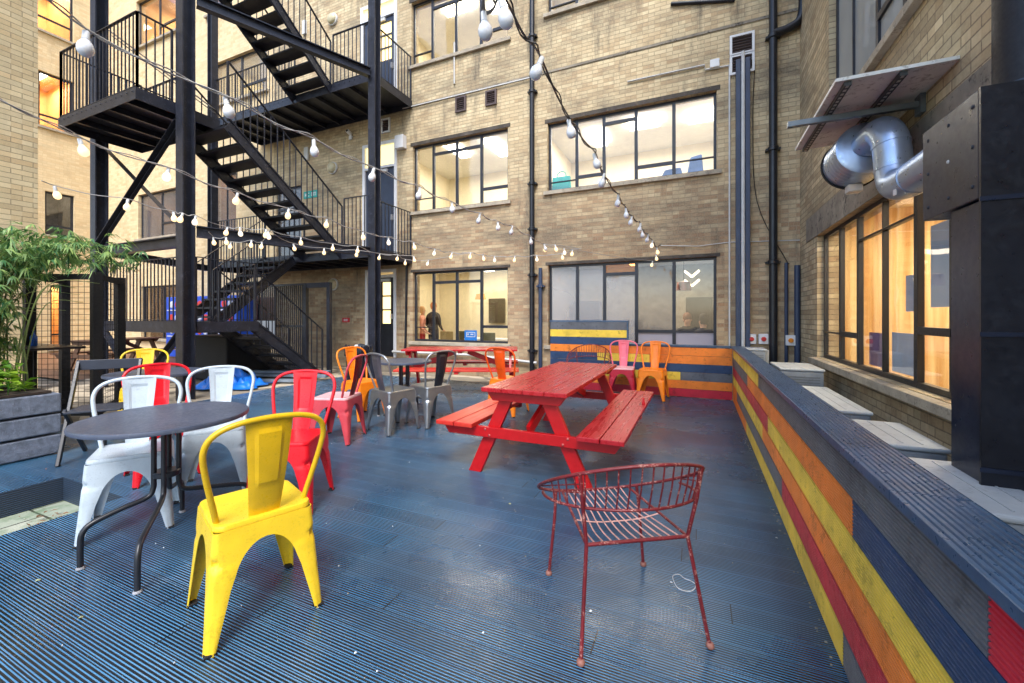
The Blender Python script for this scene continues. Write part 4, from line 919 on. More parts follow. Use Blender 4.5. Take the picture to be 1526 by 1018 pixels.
x, z = wallpx(516, 476); sign(516, 477, .26, .12, (206, 40, 50), 'red_sign', 'small red and white sign beside the glazed door', [(-.2, 0, .1, .5), (.1, .15, .35, .15), (.1, -.15, .35, .15)])
# blue notice inside the ground floor window
x, z = wallpx(696, 502.5); t = empty('blue_notice', (x, YW + .17, z + .01), label='blue notice with white marks standing inside the lit ground floor window', cat='sign')
MB().box((-.17, 0, -.15), (.17, .01, .15)).build('card', paint('notice_blue', L(30, 130, 220), .5), t)
m = MB(); m.box((-.12, -.004, .0), (-.10, -.001, .1)); m.box((-.12, -.004, .09), (.13, -.001, .105)); m.box((-.12, -.004, -.015), (.13, -.001, .0)); m.box((.115, -.004, .0), (.13, -.001, .1)); m.box((.09, -.004, -.11), (.12, -.001, -.09)); m.cbox((-.07, -.002, .05), (.04, .003, .04)); m.cbox((.04, -.002, .05), (.08, .003, .03)); m.build('lettering', M_white, t)
# teal bag and blue goods on the upper sill
x, z = wallpx(832, 278); t = empty('teal_bag', (x, YW + .24, R1[2] + .06), label='teal handbag standing inside the upper window', cat='bag'); mt = paint('teal', L(40, 176, 156), .6)
MB().prism([(-.22, 0), (.22, 0), (.20, .30), (-.20, .30)], -.05, .05, 'y').build('body', mt, t, bevel=.02); MB().tube(smoothcurve([(-.1, 0, .29), (-.09, 0, .38), (0, 0, .42), (.09, 0, .38), (.1, 0, .29)], 4), .012, 8).build('handle', mt, t, smooth=60)
for px, w, h, lb in ((1000, .42, .16, 'pale blue box file lying on the sill inside the upper window'), (1036, .3, .36, 'blue rucksack standing on the sill inside the upper window')):
    x, _ = wallpx(px, 260); o = MB().prism([(-w / 2, 0), (w / 2, 0), (w / 2 * .8, h), (-w / 2 * .6, h * .9)], -.08, .08, 'y').build('rucksack' if h > .2 else 'box_file', paint('dusty_blue', L(96, 130, 180), .7), bevel=.03); o.location = (x, YW + .28, R1[2] + .06); tag(o, lb, 'bag' if h > .2 else 'box')
# ------------------------------------------------------------------ ventilation duct, canopy board, housing
M_zinc = paint('spiral_duct_zinc', L(168, 186, 212), .34, .8, var=.10, scale=3)
du = empty('spiral_duct', (0, 0, 0), label='shiny zinc ventilation duct bending from a fat silencer into the black housing', cat='duct')
pth = smoothcurve([(1.40, 3.34, 2.36), (1.40, 3.65, 2.36), (1.40, 3.95, 2.36), (1.40, 4.13, 2.40), (1.40, 4.20, 2.52), (1.395, 4.21, 2.66), (1.385, 4.24, 2.79), (1.37, 4.33, 2.88), (1.34, 4.46, 2.87), (1.33, 4.52, 2.85)], 8)
MB().tube(pth, .118, 28).build('elbow', M_zinc, du, smooth=40)
for i in (12, 33, 44):
    p = pth[i]; q = pth[i + 1]; d = (q - p).normalized(); MB().tube([p - d * .010, p + d * .010], .1225, 28).build('clamp', M_zinc, du, smooth=40)
MB().tube([pth[3] - Vector((0, .05, 0)), pth[3] + Vector((0, .06, 0))], .122, 28).build('sleeve', M_zinc, du, smooth=40)
ax0 = Vector((1.33, 4.50, 2.83)); ax1 = Vector((1.31, 4.86, 2.80)); N = 28
pp = [ax0.lerp(ax1, i / N) for i in range(N + 1)]; rr_ = [.225 + .004 * (1 if i % 4 == 0 else 0) for i in range(N + 1)]; rr_[0] = .20
MB().tube(pp, rr_, 40).build('silencer', M_zinc, du, smooth=50)
d = (ax1 - ax0).normalized(); MB().tube([ax1 - d * .012, ax1 + d * .012], .238, 40).build('rim', M_dark, du, smooth=40)
MB().cbox((1.31, 4.78, 2.55), (.11, .11, .07)).build('drain_spout', M_whitepipe, du, bevel=.01)
MB().box((1.30, 3.86, 2.255), (1.306, 3.91, 2.30)).build('sticker', M_white, du)
can = empty('canopy_board', (0, 0, 0), label='flat pale board held out from the wall on slotted steel channels above the zinc duct', cat='board')
MB().box((.94, 3.83, 3.13), (1.628, 5.25, 3.155)).build('board', paint('pale_board', L(240, 240, 232), .6, var=.12, scale=3, wear=L(120, 110, 92), wear_amt=.5), can)
ch_ = MB(); hl = MB()
for x in (1.02, 1.34):
    ch_.box((x - .022, 3.85, 3.095), (x + .022, 5.22, 3.128))
def slot_mat():
    t = NT('slotted_steel'); X_, Y_, Z_ = t.sep(t.obj())[:3]
    f = t.ramp(t.math('ABSOLUTE', t.math('SUBTRACT', t.math('FRACT', t.math('DIVIDE', Y_, .06)), .5)), .27, .3, 1, 0)
    g = t.math('MAXIMUM', t.ramp(t.math('ABSOLUTE', t.math('SUBTRACT', X_, 1.02)), .009, .011, 1, 0), t.ramp(t.math('ABSOLUTE', t.math('SUBTRACT', X_, 1.34)), .009, .011, 1, 0))
    t.set(Base_Color=t.mix(t.math('MULTIPLY', f, g), L(58, 60, 58), L(190, 190, 180)), Roughness=.6); return t.m
ch_.build('channel', slot_mat(), can)
MB().bar((.72, 4.34, 3.06), (1.60, 4.34, 3.06), .045, .045).build('cross_bar', paint('galvanised', L(120, 130, 136), .45, .5), can); MB().box((1.595, 4.29, 2.98), (1.628, 4.39, 3.16)).build('foot_plate', paint('galvanised', L(120, 130, 136), .45, .5), can)
M_bb = paint('housing_sheet', L(22, 34, 56), .34, .0, var=.4, scale=2.5, wear=L(48, 44, 48), wear_amt=.2)
hs = empty('duct_housing', (0, 0, 0), label='tall blue black sheet metal duct housing against the side wall', cat='housing')
MB().box((1.28, 2.83, -.2), (1.80, 3.10, 1.955)).build('lower_case', M_bb, hs, bevel=.006); MB().box((1.262, 2.81, 1.96), (1.80, 3.37, 2.50)).build('upper_case', M_bb, hs, bevel=.006)
MB().box((1.262, 2.79, -.2), (1.95, 2.807, 2.50)).build('end_panel', paint('housing_end', L(15, 21, 34), .35, .0, var=.3, scale=3, wear=L(46, 50, 60), wear_amt=.25), hs)  # end face coloured darker than the cases, its shade put into the paint
for z_ in (.62, 1.28, 1.94):
    MB().box((1.255, 2.782, z_), (1.95, 2.7885, z_ + .022)).build('seam_strip', M_bb, hs)
for i in range(9):
    MB().lathe([(.011, 0), (.007, .006)], 8, Matrix.Translation((1.2615, 2.86 + (i % 3) * .22, 2.03 + (i // 3) * .2)) @ Matrix.Rotation(R(-90), 4, 'Y')).build('screw', M_whitepipe if i == 4 else M_steel, hs)
MB().tube([(1.53, 2.98, 2.50), (1.53, 2.98, 6.5)], .13, 28).build('flue', paint('flue_paint', L(10, 15, 28), .6), hs, smooth=50); MB().tube([(1.53, 2.98, 2.505), (1.53, 2.98, 2.53)], .17, 28).build('flue_collar', M_bb, hs, smooth=50)
# ------------------------------------------------------------------ air conditioning units behind the fence
def ac(x0, x1, y0, y1, zt, label, hgt=.62, lid=True):
    t = empty('air_conditioner', ((x0 + x1) / 2, (y0 + y1) / 2, zt - hgt), label=label, cat='air conditioner', group='air conditioner units behind the low wall')
    w, l = (x1 - x0) / 2, (y1 - y0) / 2; b = MB().box((-w, -l, .03), (w, l, hgt - .035)); b = b.build('casing', paint('casing_side', L(146, 152, 156), .5, var=.15, wear=L(100, 102, 100), wear_amt=.4), t, bevel=.015)
    MB().box((-w - .012, -l - .012, hgt - .033), (w + .012, l + .012, hgt)).build('lid', M_greyplastic, t, bevel=.012)
    m = MB()
    for i in range(14): zz = .08 + i * (hgt - .16) / 14; m.box((-w - .006, -l + .06, zz), (-w - .001, l - .06, zz + .012)); m.box((-w + .04, -l - .006, zz), (w - .04, -l - .001, zz + .012))
    m.build('grille', paint('grille_grey', L(120, 124, 126), .6), t)
    m = MB()
    for i in range(3): m.box((-w + .05 + i * .1, -l + .04, hgt + .001), (-w + .058 + i * .1, l - .04, hgt + .004))
    m.build('lid_rib', M_greyplastic, t)
    for s_ in (-1, 1): MB().box((-w, s_ * l * .7 - .03, -.3), (w, s_ * l * .7 + .03, .029)).build('foot', M_dark, t)
    g = MB().box((w + .014, -l * .2, hgt * .55), (w + .06, l * .35, hgt - .03)); g.build('pipe_cover', M_greyplastic, t, bevel=.01)
ac(1.06, 1.40, 2.42, 3.17, .555, 'white air conditioner beside the black duct housing, first of the row'); ac(1.06, 1.42, 3.46, 4.16, .555, 'white air conditioner second along the row from the black duct housing'); ac(1.04, 1.36, 4.52, 5.9, .555, 'long low white air conditioner in the middle of the row, under the amber window')
ac(.96, 1.42, 6.25, 7.0, .72, 'boxy white air conditioner with tall sides near the yard corner'); ac(.75, 1.02, 7.9, 8.3, .84, 'small white air conditioner in the corner behind the end of the fence')
# ------------------------------------------------------------------ string lights
ZL = 2.5
M_bulb_on = emit('lit_bulb', (1.0, .68, .34), .62); M_bulb = paint('frosted_bulb', L(226, 228, 232), .25, var=.03)
M_bulb_on2 = emit('faint_bulb', (1.0, .84, .62), .5)
M_cord = paint('pale_cord', L(170, 168, 164), .6); M_cordd = paint('grey_cord', L(96, 92, 88), .6); M_sock = paint('bulb_socket', L(206, 208, 208), .5)
bmb = MB().lathe([(.009, 0), (.014, -.009), (.0215, -.022), (.0265, -.038), (.0255, -.054), (.0175, -.068), (.005, -.074)], 16); smb = MB().lathe([(.007, .036), (.011, .033), (.0125, .001), (.0135, -.004), (.010, -.006)], 12)
b0 = bmb.build('bulb', M_bulb, smooth=70); s0 = smb.build('socket', M_sock, b0, smooth=50); b0.data.materials[0] = M_bulb
first = [True]
def strand(px, lit, cordmat, label, lead=(), tail=(), r=.004, twist=False):
    t = empty('string_lights', (0, 0, 0), label=label, cat='string lights', group='strings of bulbs over the yard'); pts = []
    def P3(x, y, z=ZL - .10):
        p = on_z(x, y, z)
        if p.y > 8.5: p = on_y(x, y, 8.5)
        return p
    bl = [P3(x, y) for x, y in px]
    for i, p in enumerate(bl):
        b = b0 if first[0] else b0.copy(); s = s0 if first[0] else s0.copy()
        if not first[0]: COL.objects.link(b); COL.objects.link(s); s.parent = b
        first[0] = False
        b.parent = t; b.location = p + Vector((0, 0, .040)); b.rotation_euler = (random.uniform(-.3, .3), random.uniform(-.3, .3), 0)
        on = lit if isinstance(lit, bool) else lit[i]
        if on: b.material_slots[0].link = 'OBJECT'; b.material_slots[0].material = M_bulb_on if random.random() < .7 else M_bulb_on2
    up = Vector((0, 0, .08)); path = [P3(*q) + up for q in lead]
    for i, p in enumerate(bl):
        path.append(p + up)
        if i < len(bl) - 1: path.append((p + bl[i + 1]) / 2 + up - Vector((0, 0, .02)))
    path += [P3(*q) + up for q in tail]
    sm = smoothcurve(path, 5); MB().tube(sm, r, 6).build('cord', cordmat, t, smooth=60)
    if twist:
        off = [q + Vector((math.cos(i * .9), 0, math.sin(i * .9))) * .012 + Vector((0, 0, .004)) for i, q in enumerate(sm)]; MB().tube(off, r * .8, 6).build('cord', cordmat, t, smooth=60)
    return t
strand([(128, 74), (338, 167), (468, 226), (556, 265), (625, 292), (673.8, 313), (714.4, 329), (742, 340), (763, 346), (791, 361), (811.6, 371)], False, M_cord, 'string of large unlit white bulbs that starts beside the top of the pale brick wing', lead=[(-30, -30), (50, 18)], tail=[(862, 378)], twist=True)
strand([(121, 225), (250, 265), (353, 300), (429.6, 322), (486.7, 336), (541, 354), (579, 362), (617, 369), (647.6, 378), (673, 383), (701, 383), (720, 386), (737, 388), (767, 388), (800, 387), (838, 384), (853, 379)], True, M_cord, 'string of lit warm bulbs crossing the whole fire escape below the big unlit string', lead=[(-30, 160), (40, 190)], tail=[(866, 378)], twist=True)
strand([(83, 291), (190, 309), (259, 326), (270.7, 328), (291, 331.6), (338, 347.5), (358, 348.4), (396, 351), (448.4, 362), (496, 371), (533, 374), (565.5, 385), (592.5, 386), (604, 392.6), (638, 393.6)], True, M_cord, 'string of lit warm bulbs lowest across the fire escape columns, starting over the bamboo', lead=[(62, 284)], tail=[(700, 384)])
strand([(318.5, 362), (337, 361.7), (343.5, 368.4), (374.5, 366), (390, 368.4), (400, 353.7), (438, 370.8), (483, 377), (531.5, 380), (617, 388)], True, M_cord, 'short drooping loop of lit bulbs in front of the lowest flight of stairs', lead=[(311, 355)])
strand([(722, 48), (749, 28), (804, 110), (849, 198), (887, 245), (899, 273), (921, 303), (933, 321), (941, 332), (954, 342), (957, 351), (965.5, 358), (972, 366), (979.4, 376)], [False] * 8 + [False, False, False, False, True, True], M_cordd, 'string of large white bulbs running from overhead towards the big dim ground floor window', lead=[(716, -60), (720, 4)], tail=[(985, 372)], twist=True, r=.0045)
strand([(828, 372), (812, 372.4), (841, 377), (972, 395), (978, 386)], True, M_cord, 'short cluster of lit bulbs hanging near the long drainpipe and the dim window')
# ------------------------------------------------------------------ planter, plants, cage
M_sleeper = paint('rough_grey_sleeper', L(112, 120, 134), .75, var=.4, scale=14, bump=.014, wear=L(150, 156, 172), wear_amt=.6)
pt = empty('planter', (0, 0, 0), label='raised planter of three rough grey sleepers beside the folding chair', cat='planter')
for i in range(3):
    MB().box((-6.9, -.8, .012 + i * .205), (-5.85, 1.985, .196 + i * .205)).build('sleeper', M_sleeper, pt, bevel=.012)
MB().box((-6.85, -.75, .615), (-5.9, 1.93, .635)).build('soil', paint('soil', L(54, 42, 32), .95, bump=.01), pt)
def leafmat(name, a, b, rough=.45):
    t = NT(name); inf = t.n('ObjectInfo'); g = t.n('NewGeometry'); r = g.outputs['Random Per Island']
    c = t.mix(r, a, b); t.set(Base_Color=c, Roughness=rough); t.b.inputs['Subsurface Weight'].default_value = 0
    tr = t.n('BsdfTranslucent'); t.put(tr.inputs[0], c); mx = t.n('MixShader'); mx.inputs[0].default_value = .3
    t.t.links.new(t.b.outputs[0], mx.inputs[1]); t.t.links.new(tr.outputs[0], mx.inputs[2]); t.t.links.new(mx.outputs[0], t.out.inputs[0]); MATS[name] = t.m; return t.m
M_bam = leafmat('bamboo_leaf', L(40, 104, 62), L(158, 184, 104)); M_leaf = leafmat('planter_leaf', L(48, 112, 30), L(150, 180, 50))
def leaf(m, p, d, ln, w, droop=.3):
    d = Vector(d).normalized(); sd = d.cross(Vector((0, 0, 1)))
    if sd.length < .05: sd = Vector((1, 0, 0))
    sd = (sd.normalized() + Vector((0, 0, random.uniform(-.6, .6)))).normalized(); q = Vector(p); mid = q + d * ln * .45; end = q + d * ln + Vector((0, 0, -droop * ln)); 
    m.add([q, mid + sd * w / 2, end, mid - sd * w / 2 + Vector((0, 0, .002))], [(0, 1, 2, 3)])
bam = empty('bamboo', (-7.4, 2.0, 0), label='tall arching bamboo whose leaves spill over the mesh cage by the planter', cat='plant')
culm = MB(); lf = MB(); off = Vector((-7.4, 2.0, 0))
rnd = random.Random(11)
for k in range(52):
    bx = rnd.uniform(-7.9, -6.8); by = rnd.uniform(1.1, 2.1); hh = rnd.uniform(1.5, 2.55); ax = rnd.uniform(-.5, .5); ay = rnd.uniform(-.5, 1.0)
    pts = smoothcurve([Vector((bx, by, -.1)), Vector((bx + ax * .1, by + ay * .1, hh * .5)), Vector((bx + ax * .4, by + ay * .4, hh * .9)), Vector((bx + ax, by + ay, hh * .92))], 6)
    culm.tube([p - off for p in pts], [.010 - .008 * i / len(pts) for i in range(len(pts))], 6)
    for i, p in enumerate(pts):
        if p.z < .9: continue
        if p.y - 1.9 + (p.x + 7.4) * .33 > 0 and p.z < 1.86: continue
        for j in range(7):
            q = p + Vector((rnd.uniform(-.22, .22), rnd.uniform(-.22, .22), rnd.uniform(-.22, .16))); base = rnd.uniform(0, 6.28); el = rnd.uniform(-.9, .2)
            for s in range(5):
                a = base + (s - 2) * .32; random.seed(rnd.random()); leaf(lf, q - off, (math.cos(a), math.sin(a), el + rnd.uniform(-.2, .2)), rnd.uniform(.10, .19), rnd.uniform(.014, .026), .35)
culm.build('culms', paint('bamboo_culm', L(110, 124, 70), .5), bam, smooth=60); lf.build('foliage', M_bam, bam, fix=False)
shr = empty('leafy_plants', (-6.25, 1.35, .62), label='bright green leafy plants growing in the grey planter', cat='plant'); lf = MB(); stm = MB()
for k in range(120):
    bx = rnd.uniform(-.5, .36); by = rnd.uniform(-1.2, .5); hh = rnd.uniform(.06, .30); stm.tube([(bx, by, -.0), (bx + rnd.uniform(-.05, .05), by + rnd.uniform(-.05, .05), hh)], .004, 5)
    for j in range(9):
        a = rnd.uniform(0, 6.28); z = hh * rnd.uniform(.4, 1.05); leaf(lf, (bx, by, z), (math.cos(a), math.sin(a), rnd.uniform(-.1, .7)), rnd.uniform(.07, .15), rnd.uniform(.045, .085), .25)
lf.build('foliage', M_leaf, shr, fix=False); tag(stm.build('stems', M_leaf, shr), kind='stuff')
cg = empty('mesh_cage', (0, 0, 0), label='black timber frame with wire mesh and a shelf, under the bamboo', cat='trellis')
cgp = [(-8.06, 2.43), (-7.28, 2.80), (-8.0, 3.35), (-8.75, 3.0)]
for x, y in cgp: MB().cbox((x, y, .93), (.10, .10, 2.06)).build('post', M_dark, cg, bevel=.004)
for a, b in ((0, 1), (1, 2), (3, 0)):
    for z in (1.90, .10): MB().bar((*cgp[a], z), (*cgp[b], z), .07, .07).build('rail', M_dark, cg)
ms = MB()
for a, b in ((0, 1), (1, 2)):
    A = Vector((*cgp[a], 0)); B = Vector((*cgp[b], 0)); n = 11
    for i in range(1, n): p = A.lerp(B, i / n); ms.tube([p + Vector((0, 0, .12)), p + Vector((0, 0, 1.88))], .0028, 4)
    for j in range(24): z = .16 + j * .073; ms.tube([A + Vector((0, 0, z)), B + Vector((0, 0, z))], .0028, 4)
ms.build('wire_mesh', M_dark, cg)
sh_ = MB(); sh_.box((-8.9, 2.15, .955), (-7.35, 2.72, .985)); sh_.build('shelf', M_pipe, cg); MB().tube([(-7.8, 2.4, -.05), (-7.8, 2.4, .954)], .02, 8).build('shelf_leg', M_dark, cg)
o = MB().lathe([(.03, 0), (.035, .01), (.035, .12), (.014, .16), (.014, .19), (.018, .20)], 14).build('spray_bottle', paint('bottle_blue', L(40, 90, 180), .3), smooth=40); o.location = (-8.0, 2.45, .986); tag(o, 'small blue bottle standing on the shelf of the mesh cage', 'bottle')
# ------------------------------------------------------------------ tarpaulin, timber pile, bin
def tarp():
    m = MB(); n = 46; p0 = on_z(345, 575); vs = []; rn = random.Random(3)
    cs = [(rn.uniform(-1, 1), rn.uniform(-1, 1), rn.uniform(0, 6.28), rn.uniform(5, 19)) for _ in range(14)]
    for j in range(n + 1):
        for i in range(n + 1):
            x = -1 + 2 * i / n; y = -1 + 2 * j / n; rr = math.sqrt(x * x + y * y); z = .14 * max(0, 1 - rr ** 2) ** .6
            f = sum(math.sin((x * math.cos(a) + y * math.sin(a)) * fr + cx * 3) for cx, cy, a, fr in cs) / 14
            f = abs(f) ** .8; z += .5 * f * max(0, 1.1 - rr); vs.append((x * .62 + .05 * math.sin(7 * y), y * .42 + .04 * math.sin(6 * x), max(.004, z)))
    m.add(vs, [(j * (n + 1) + i, j * (n + 1) + i + 1, (j + 1) * (n + 1) + i + 1, (j + 1) * (n + 1) + i) for j in range(n) for i in range(n)])
    o = m.build('tarpaulin', paint('tarp_blue', L(26, 118, 220), .35), smooth=25); o.location = (p0.x, p0.y, .002); o.rotation_euler.z = R(25); o.modifiers.new('s', 'SOLIDIFY').thickness = .004; tag(o, 'crumpled bright blue tarpaulin on the deck behind the pale blue chair', 'tarpaulin')
tarp()
pz = on_z(405, 566); lt = [('topmost plank of the grey timber pile by the stairs'), ('grey plank lying second in the timber pile by the stairs'), ('grey plank on the deck at the front of the timber pile by the stairs'), ('short grey plank behind the timber pile by the stairs')]
for i, (dx, dy, z, a, ln) in enumerate(((0, .15, .13, 22, 2.3), (.05, .05, .07, 17, 2.4), (.1, -.25, .005, 20, 2.2), (-.2, .5, .005, 26, 1.7))):
    o = MB().box((-ln / 2, -.07, 0), (ln / 2, .07, .055)).build('plank', paint('grey_plank', L(118, 130, 142), .6, var=.3), bevel=.004); o.location = (pz.x + dx, pz.y + dy, z); o.rotation_euler.z = R(a); tag(o, lt[i], 'plank', 'planks by the stairs')
bn = empty('waste_bin', (on_z(534, 575).x, on_z(534, 575).y, 0), label='dark round bin lined with a shiny black bag beside the glazed door', cat='bin')
MB().lathe([(.20, 0), (.24, .75), (.245, .76)], 24).build('drum', M_dark, bn, smooth=50)
m = MB(); N = 40; prof = [(.246, .60), (.252, .70), (.262, .77), (.25, .80), (.22, .78), (.19, .66)]; vs = []
for j, (r, z) in enumerate(prof):
    for k in range(N): a = 2 * math.pi * k / N; rr2 = r + .014 * math.sin(a * 9 + j) + .01 * math.sin(a * 17); vs.append((rr2 * math.cos(a), rr2 * math.sin(a), z + .02 * math.sin(a * 5 + j)))
m.add(vs, [(j * N + k, j * N + (k + 1) % N, (j + 1) * N + (k + 1) % N, (j + 1) * N + k) for j in range(len(prof) - 1) for k in range(N)]); m.build('bag', paint('black_plastic_bag', L(40, 44, 54), .22), bn, smooth=40, solid=.002)
# ------------------------------------------------------------------ scraps on the deck
ps = [(360, 905, 'w'), (57, 866, 'g'), (120, 922, 'g'), (93, 964, 'w'), (260, 990, 'w'), (585, 786, 'w'), (494, 662, 'w'), (505, 845, 'w'), (690, 700, 'w'), (610, 690, 'w'), (715, 815, 'w'), (1157, 803, 'w'), (448, 760, 'w'), (660, 655, 'w'), (720, 945, 'w'), (880, 912, 'w'), (562, 1003, 'w'), (530, 975, 'w'), (232, 812, 'w'), (244, 818, 'w'), (70, 690, 'o'), (69, 700, 'o'), (90, 630, 'y'), (760, 752, 'g'), (1000, 870, 'w')]
cm = {'w': paint('scrap_white', L(206, 210, 212), .8), 'g': paint('dry_leaf_pale', L(150, 156, 120), .8), 'o': paint('dry_leaf_orange', L(176, 110, 50), .8), 'y': paint('leaf_yellow', L(170, 180, 50), .8)}
m = {k: MB() for k in cm}
for x, y, k in ps:
    p = on_z(x, y); sz = random.uniform(.003, .007) * (1.6 if k != 'w' else 1); a0 = random.uniform(0, 6)
    n = 7; m[k].add([(p.x + sz * random.uniform(.6, 1.4) * math.cos(a0 + i * .9), p.y + sz * random.uniform(.5, 1.2) * math.sin(a0 + i * .9), .004 + random.uniform(0, .006)) for i in range(n)] + [(p.x, p.y, .012)], [(i, (i + 1) % n, n) for i in range(n)])
for k in m: tag(m[k].build({'w': 'paper_scraps', 'g': 'dry_leaf_bits', 'o': 'brown_leaves', 'y': 'yellow_leaf'}[k], cm[k], solid=.001), kind='stuff')
rn = random.Random(9); m = MB()
for _ in range(260):
    x = rn.uniform(-7.2, .45); y = rn.uniform(1.0, 7.4) if rn.random() < .6 else rn.uniform(.9, 3); 
    if -5.9 < x < -3.9 and .1 < y < 1.8: continue
    s = rn.uniform(.0012, .0035); m.cbox((x, y, .003), (s * 2, s * 1.4, .003))
for _ in range(110):
    y = rn.uniform(.6, 7.4); x = FX - .012 - abs(rn.gauss(0, .025)); s = rn.uniform(.002, .005); m.cbox((x, y, .004), (s * 2, s * 1.4, .005))
tag(m.build('grit', paint('grit', L(150, 146, 132), .9)), kind='stuff')
rn = random.Random(4); m = MB()
for _ in range(170):
    x = -4.12 - abs(rn.gauss(0, .22)); y = 1.6 - abs(rn.gauss(0, .12)); s = rn.uniform(.01, .025); a = rn.uniform(0, 6); q = Vector((x, y, -.19 + rn.uniform(0, .04)))
    leaf(m, q, (math.cos(a), math.sin(a), .2), s * 2.4, s, .1)
tag(m.build('fallen_leaves', paint('leaf_litter', L(120, 84, 52), .9), fix=False), kind='stuff')
o = MB().tube(smoothcurve([tuple(on_z(x, y, .005)) for x, y in ((1003, 858), (1012, 856), (1020, 862), (1030, 866), (1037, 872), (1032, 880), (1022, 881), (1010, 876), (1004, 866))], 4, True), .0018, 5, closed=True).build('elastic_loop', cm['w']); tag(o, 'thin white loop of string lying on the deck behind the wire chair leg', 'string')
# ------------------------------------------------------------------ people and furniture inside
def person(x, y, fdeg, label, hair, top, legs, seated=False, zfloor=0.0, sc=1.0):
    V = []; E_ = []; RR = []
    def add(p, r, par=None):
        V.append(p); RR.append(r)
        if par is not None: E_.append((par, len(V) - 1))
        return len(V) - 1
    hz = .46 if seated else .92
    pel = add((0, 0, hz), .125); wa = add((0, .0, hz + .18), .145, pel); chs = add((0, .0, hz + .38), .185, wa); nk0 = add((0, .0, hz + .50), .10, chs); nk = add((0, .01, hz + .58), .05, nk0); hd = add((0, .03, hz + .68), .078, nk); hd2 = add((0, .02, hz + .77), .075, hd)
    for s in (-1, 1):
        sh = add((s * .19, 0, hz + .47), .08, nk0); el = add((s * .26, -.02 if not seated else .02, hz + .22), .055, sh); wr = add((s * .22, .12 if not seated else .24, hz + .08 + (.14 if seated else 0)), .03, el); hn = add((s * .20, .2 if not seated else .34, hz + .04 + (.16 if seated else 0)), .034, wr)
        for q in range(3): add((s * .20 + (q - 1) * .02, (.27 if not seated else .41), hz + .01 + (.16 if seated else 0)), .011, hn)
        add((s * .17, .23 if not seated else .37, hz + .05 + (.16 if seated else 0)), .011, hn)
        hp = add((s * .09, 0, hz - .06), .1, pel)
        if seated: kn = add((s * .12, .42, hz - .0), .07, hp); an = add((s * .12, .44, .10), .045, kn); add((s * .12, .58, .05), .04, an)
        else: kn = add((s * .10, .02, .5), .065, hp); an = add((s * .10, -.01, .09), .042, kn); add((s * .11, .13, .04), .042, an)
    me = bpy.data.meshes.new('p'); me.from_pydata(V, E_, []); o = bpy.data.objects.new('tmp', me); COL.objects.link(o)
    sk = o.modifiers.new('k', 'SKIN'); 
    for i, r in enumerate(RR): me.skin_vertices[0].data[i].radius = (r, r * (.72 if i in (0, 1, 2) else 1))
    me.skin_vertices[0].data[0].use_root = True; o.modifiers.new('u', 'SUBSURF').levels = 2; o.modifiers['u'].render_levels = 2
    dg = bpy.context.evaluated_depsgraph_get(); nm = bpy.data.meshes.new_from_object(o.evaluated_get(dg)); bpy.data.objects.remove(o)
    nm.materials.clear()
    for mt in (paint('skin', L(206, 156, 130), .6, var=.05), top, legs): nm.materials.append(mt)
    for p in nm.polygons:
        c = p.center; k = 0
        if c.z < hz + .02 and not (abs(c.x) > .16 and c.y > .1 and c.z > hz - .1): k = 2
        elif c.z < hz + .585 and not (c.y > (.14 if not seated else .27) and abs(c.x) > .1): k = 1
        p.material_index = k; p.use_smooth = True
    b = bpy.data.objects.new('person', nm); COL.objects.link(b); b.location = (x, y, zfloor); b.rotation_euler.z = R(fdeg - 90); b.scale = (sc,) * 3; tag(b, label, 'person')
    h = MB(); h.lathe([(.02, .105), (.06, .095), (.092, .05), (.098, 0), (.09, -.06), (.07, -.11), (.03, -.12)], 18); ho = h.build('hair', hair, b, smooth=60); ho.location = (0, .0, hz + .765); ho.scale = (.9, 1.0, 1)
    f = MB(); f.lathe([(.002, .014), (.010, 0), (.002, -.012)], 8, Matrix.Translation((0, .115, hz + .70))); 
    for s in (-1, 1): f.lathe([(.002, .02), (.014, 0), (.002, -.02)], 8, Matrix.Translation((s * .083, .02, hz + .71)))
    f.build('ears_and_nose', nm.materials[0], b, smooth=60)
    ey = MB()
    for s in (-1, 1): ey.lathe([(.002, .006), (.008, 0), (.002, -.006)], 8, Matrix.Translation((s * .03, .106, hz + .735)))
    ey.build('eyes', M_dark, b)
    return b
person(on_y(646, 470, 10.1).x, 10.1, 80, 'ginger haired person in a dark jacket, back turned, in the lit ground floor room', paint('ginger_hair', L(196, 120, 50), .7), paint('dark_jacket', L(56, 50, 50), .8), paint('dark_trousers', L(40, 40, 50), .8), sc=1.0)
person(on_y(629, 470, 9.9).x, 9.9, 30, 'fair haired person in a pink top at the edge of the lit ground floor window', paint('fair_hair', L(214, 170, 120), .7), paint('pink_top', L(220, 150, 130), .8), paint('red_trousers', L(190, 40, 40), .8), sc=.93)
person(on_y(1024, 480, 10.7).x, 10.7, -70, 'brown haired seated person in dark clothes, facing out through the dim window', paint('brown_hair', L(110, 70, 50), .7), paint('dark_knit', L(40, 38, 42), .8), M_dark, True, sc=1.1)
person(on_y(1049, 480, 9.75).x, 9.75, 135, 'seated person with black hair, back half turned behind the dim window', M_dark, paint('dark_knit', L(40, 38, 42), .8), M_dark, True, sc=1.08)
def office_chair(px, y, label, col):
    p = on_y(px, 490, y); t = empty('office_chair', (p.x, y, 0), 0, label=label, cat='chair', group='chairs inside the lit office')
    MB().box((-.22, -.22, .42), (.22, .22, .47)).build('seat', col, t, bevel=.02); MB().box((-.21, -.24, .55), (.21, -.20, .95)).build('backrest', col, t, bevel=.02)
    for a, b in ((-1, -1), (1, -1), (1, 1), (-1, 1)): MB().bar((a * .2, b * .2, 0), (a * .18, b * .18, .42), .025, .025).build('leg', M_steel, t)
    m = MB(); m.bar((-.18, -.22, .45), (-.18, -.22, .6), .02, .02); m.bar((.18, -.22, .45), (.18, -.22, .6), .02, .02); m.build('back_support', M_steel, t)
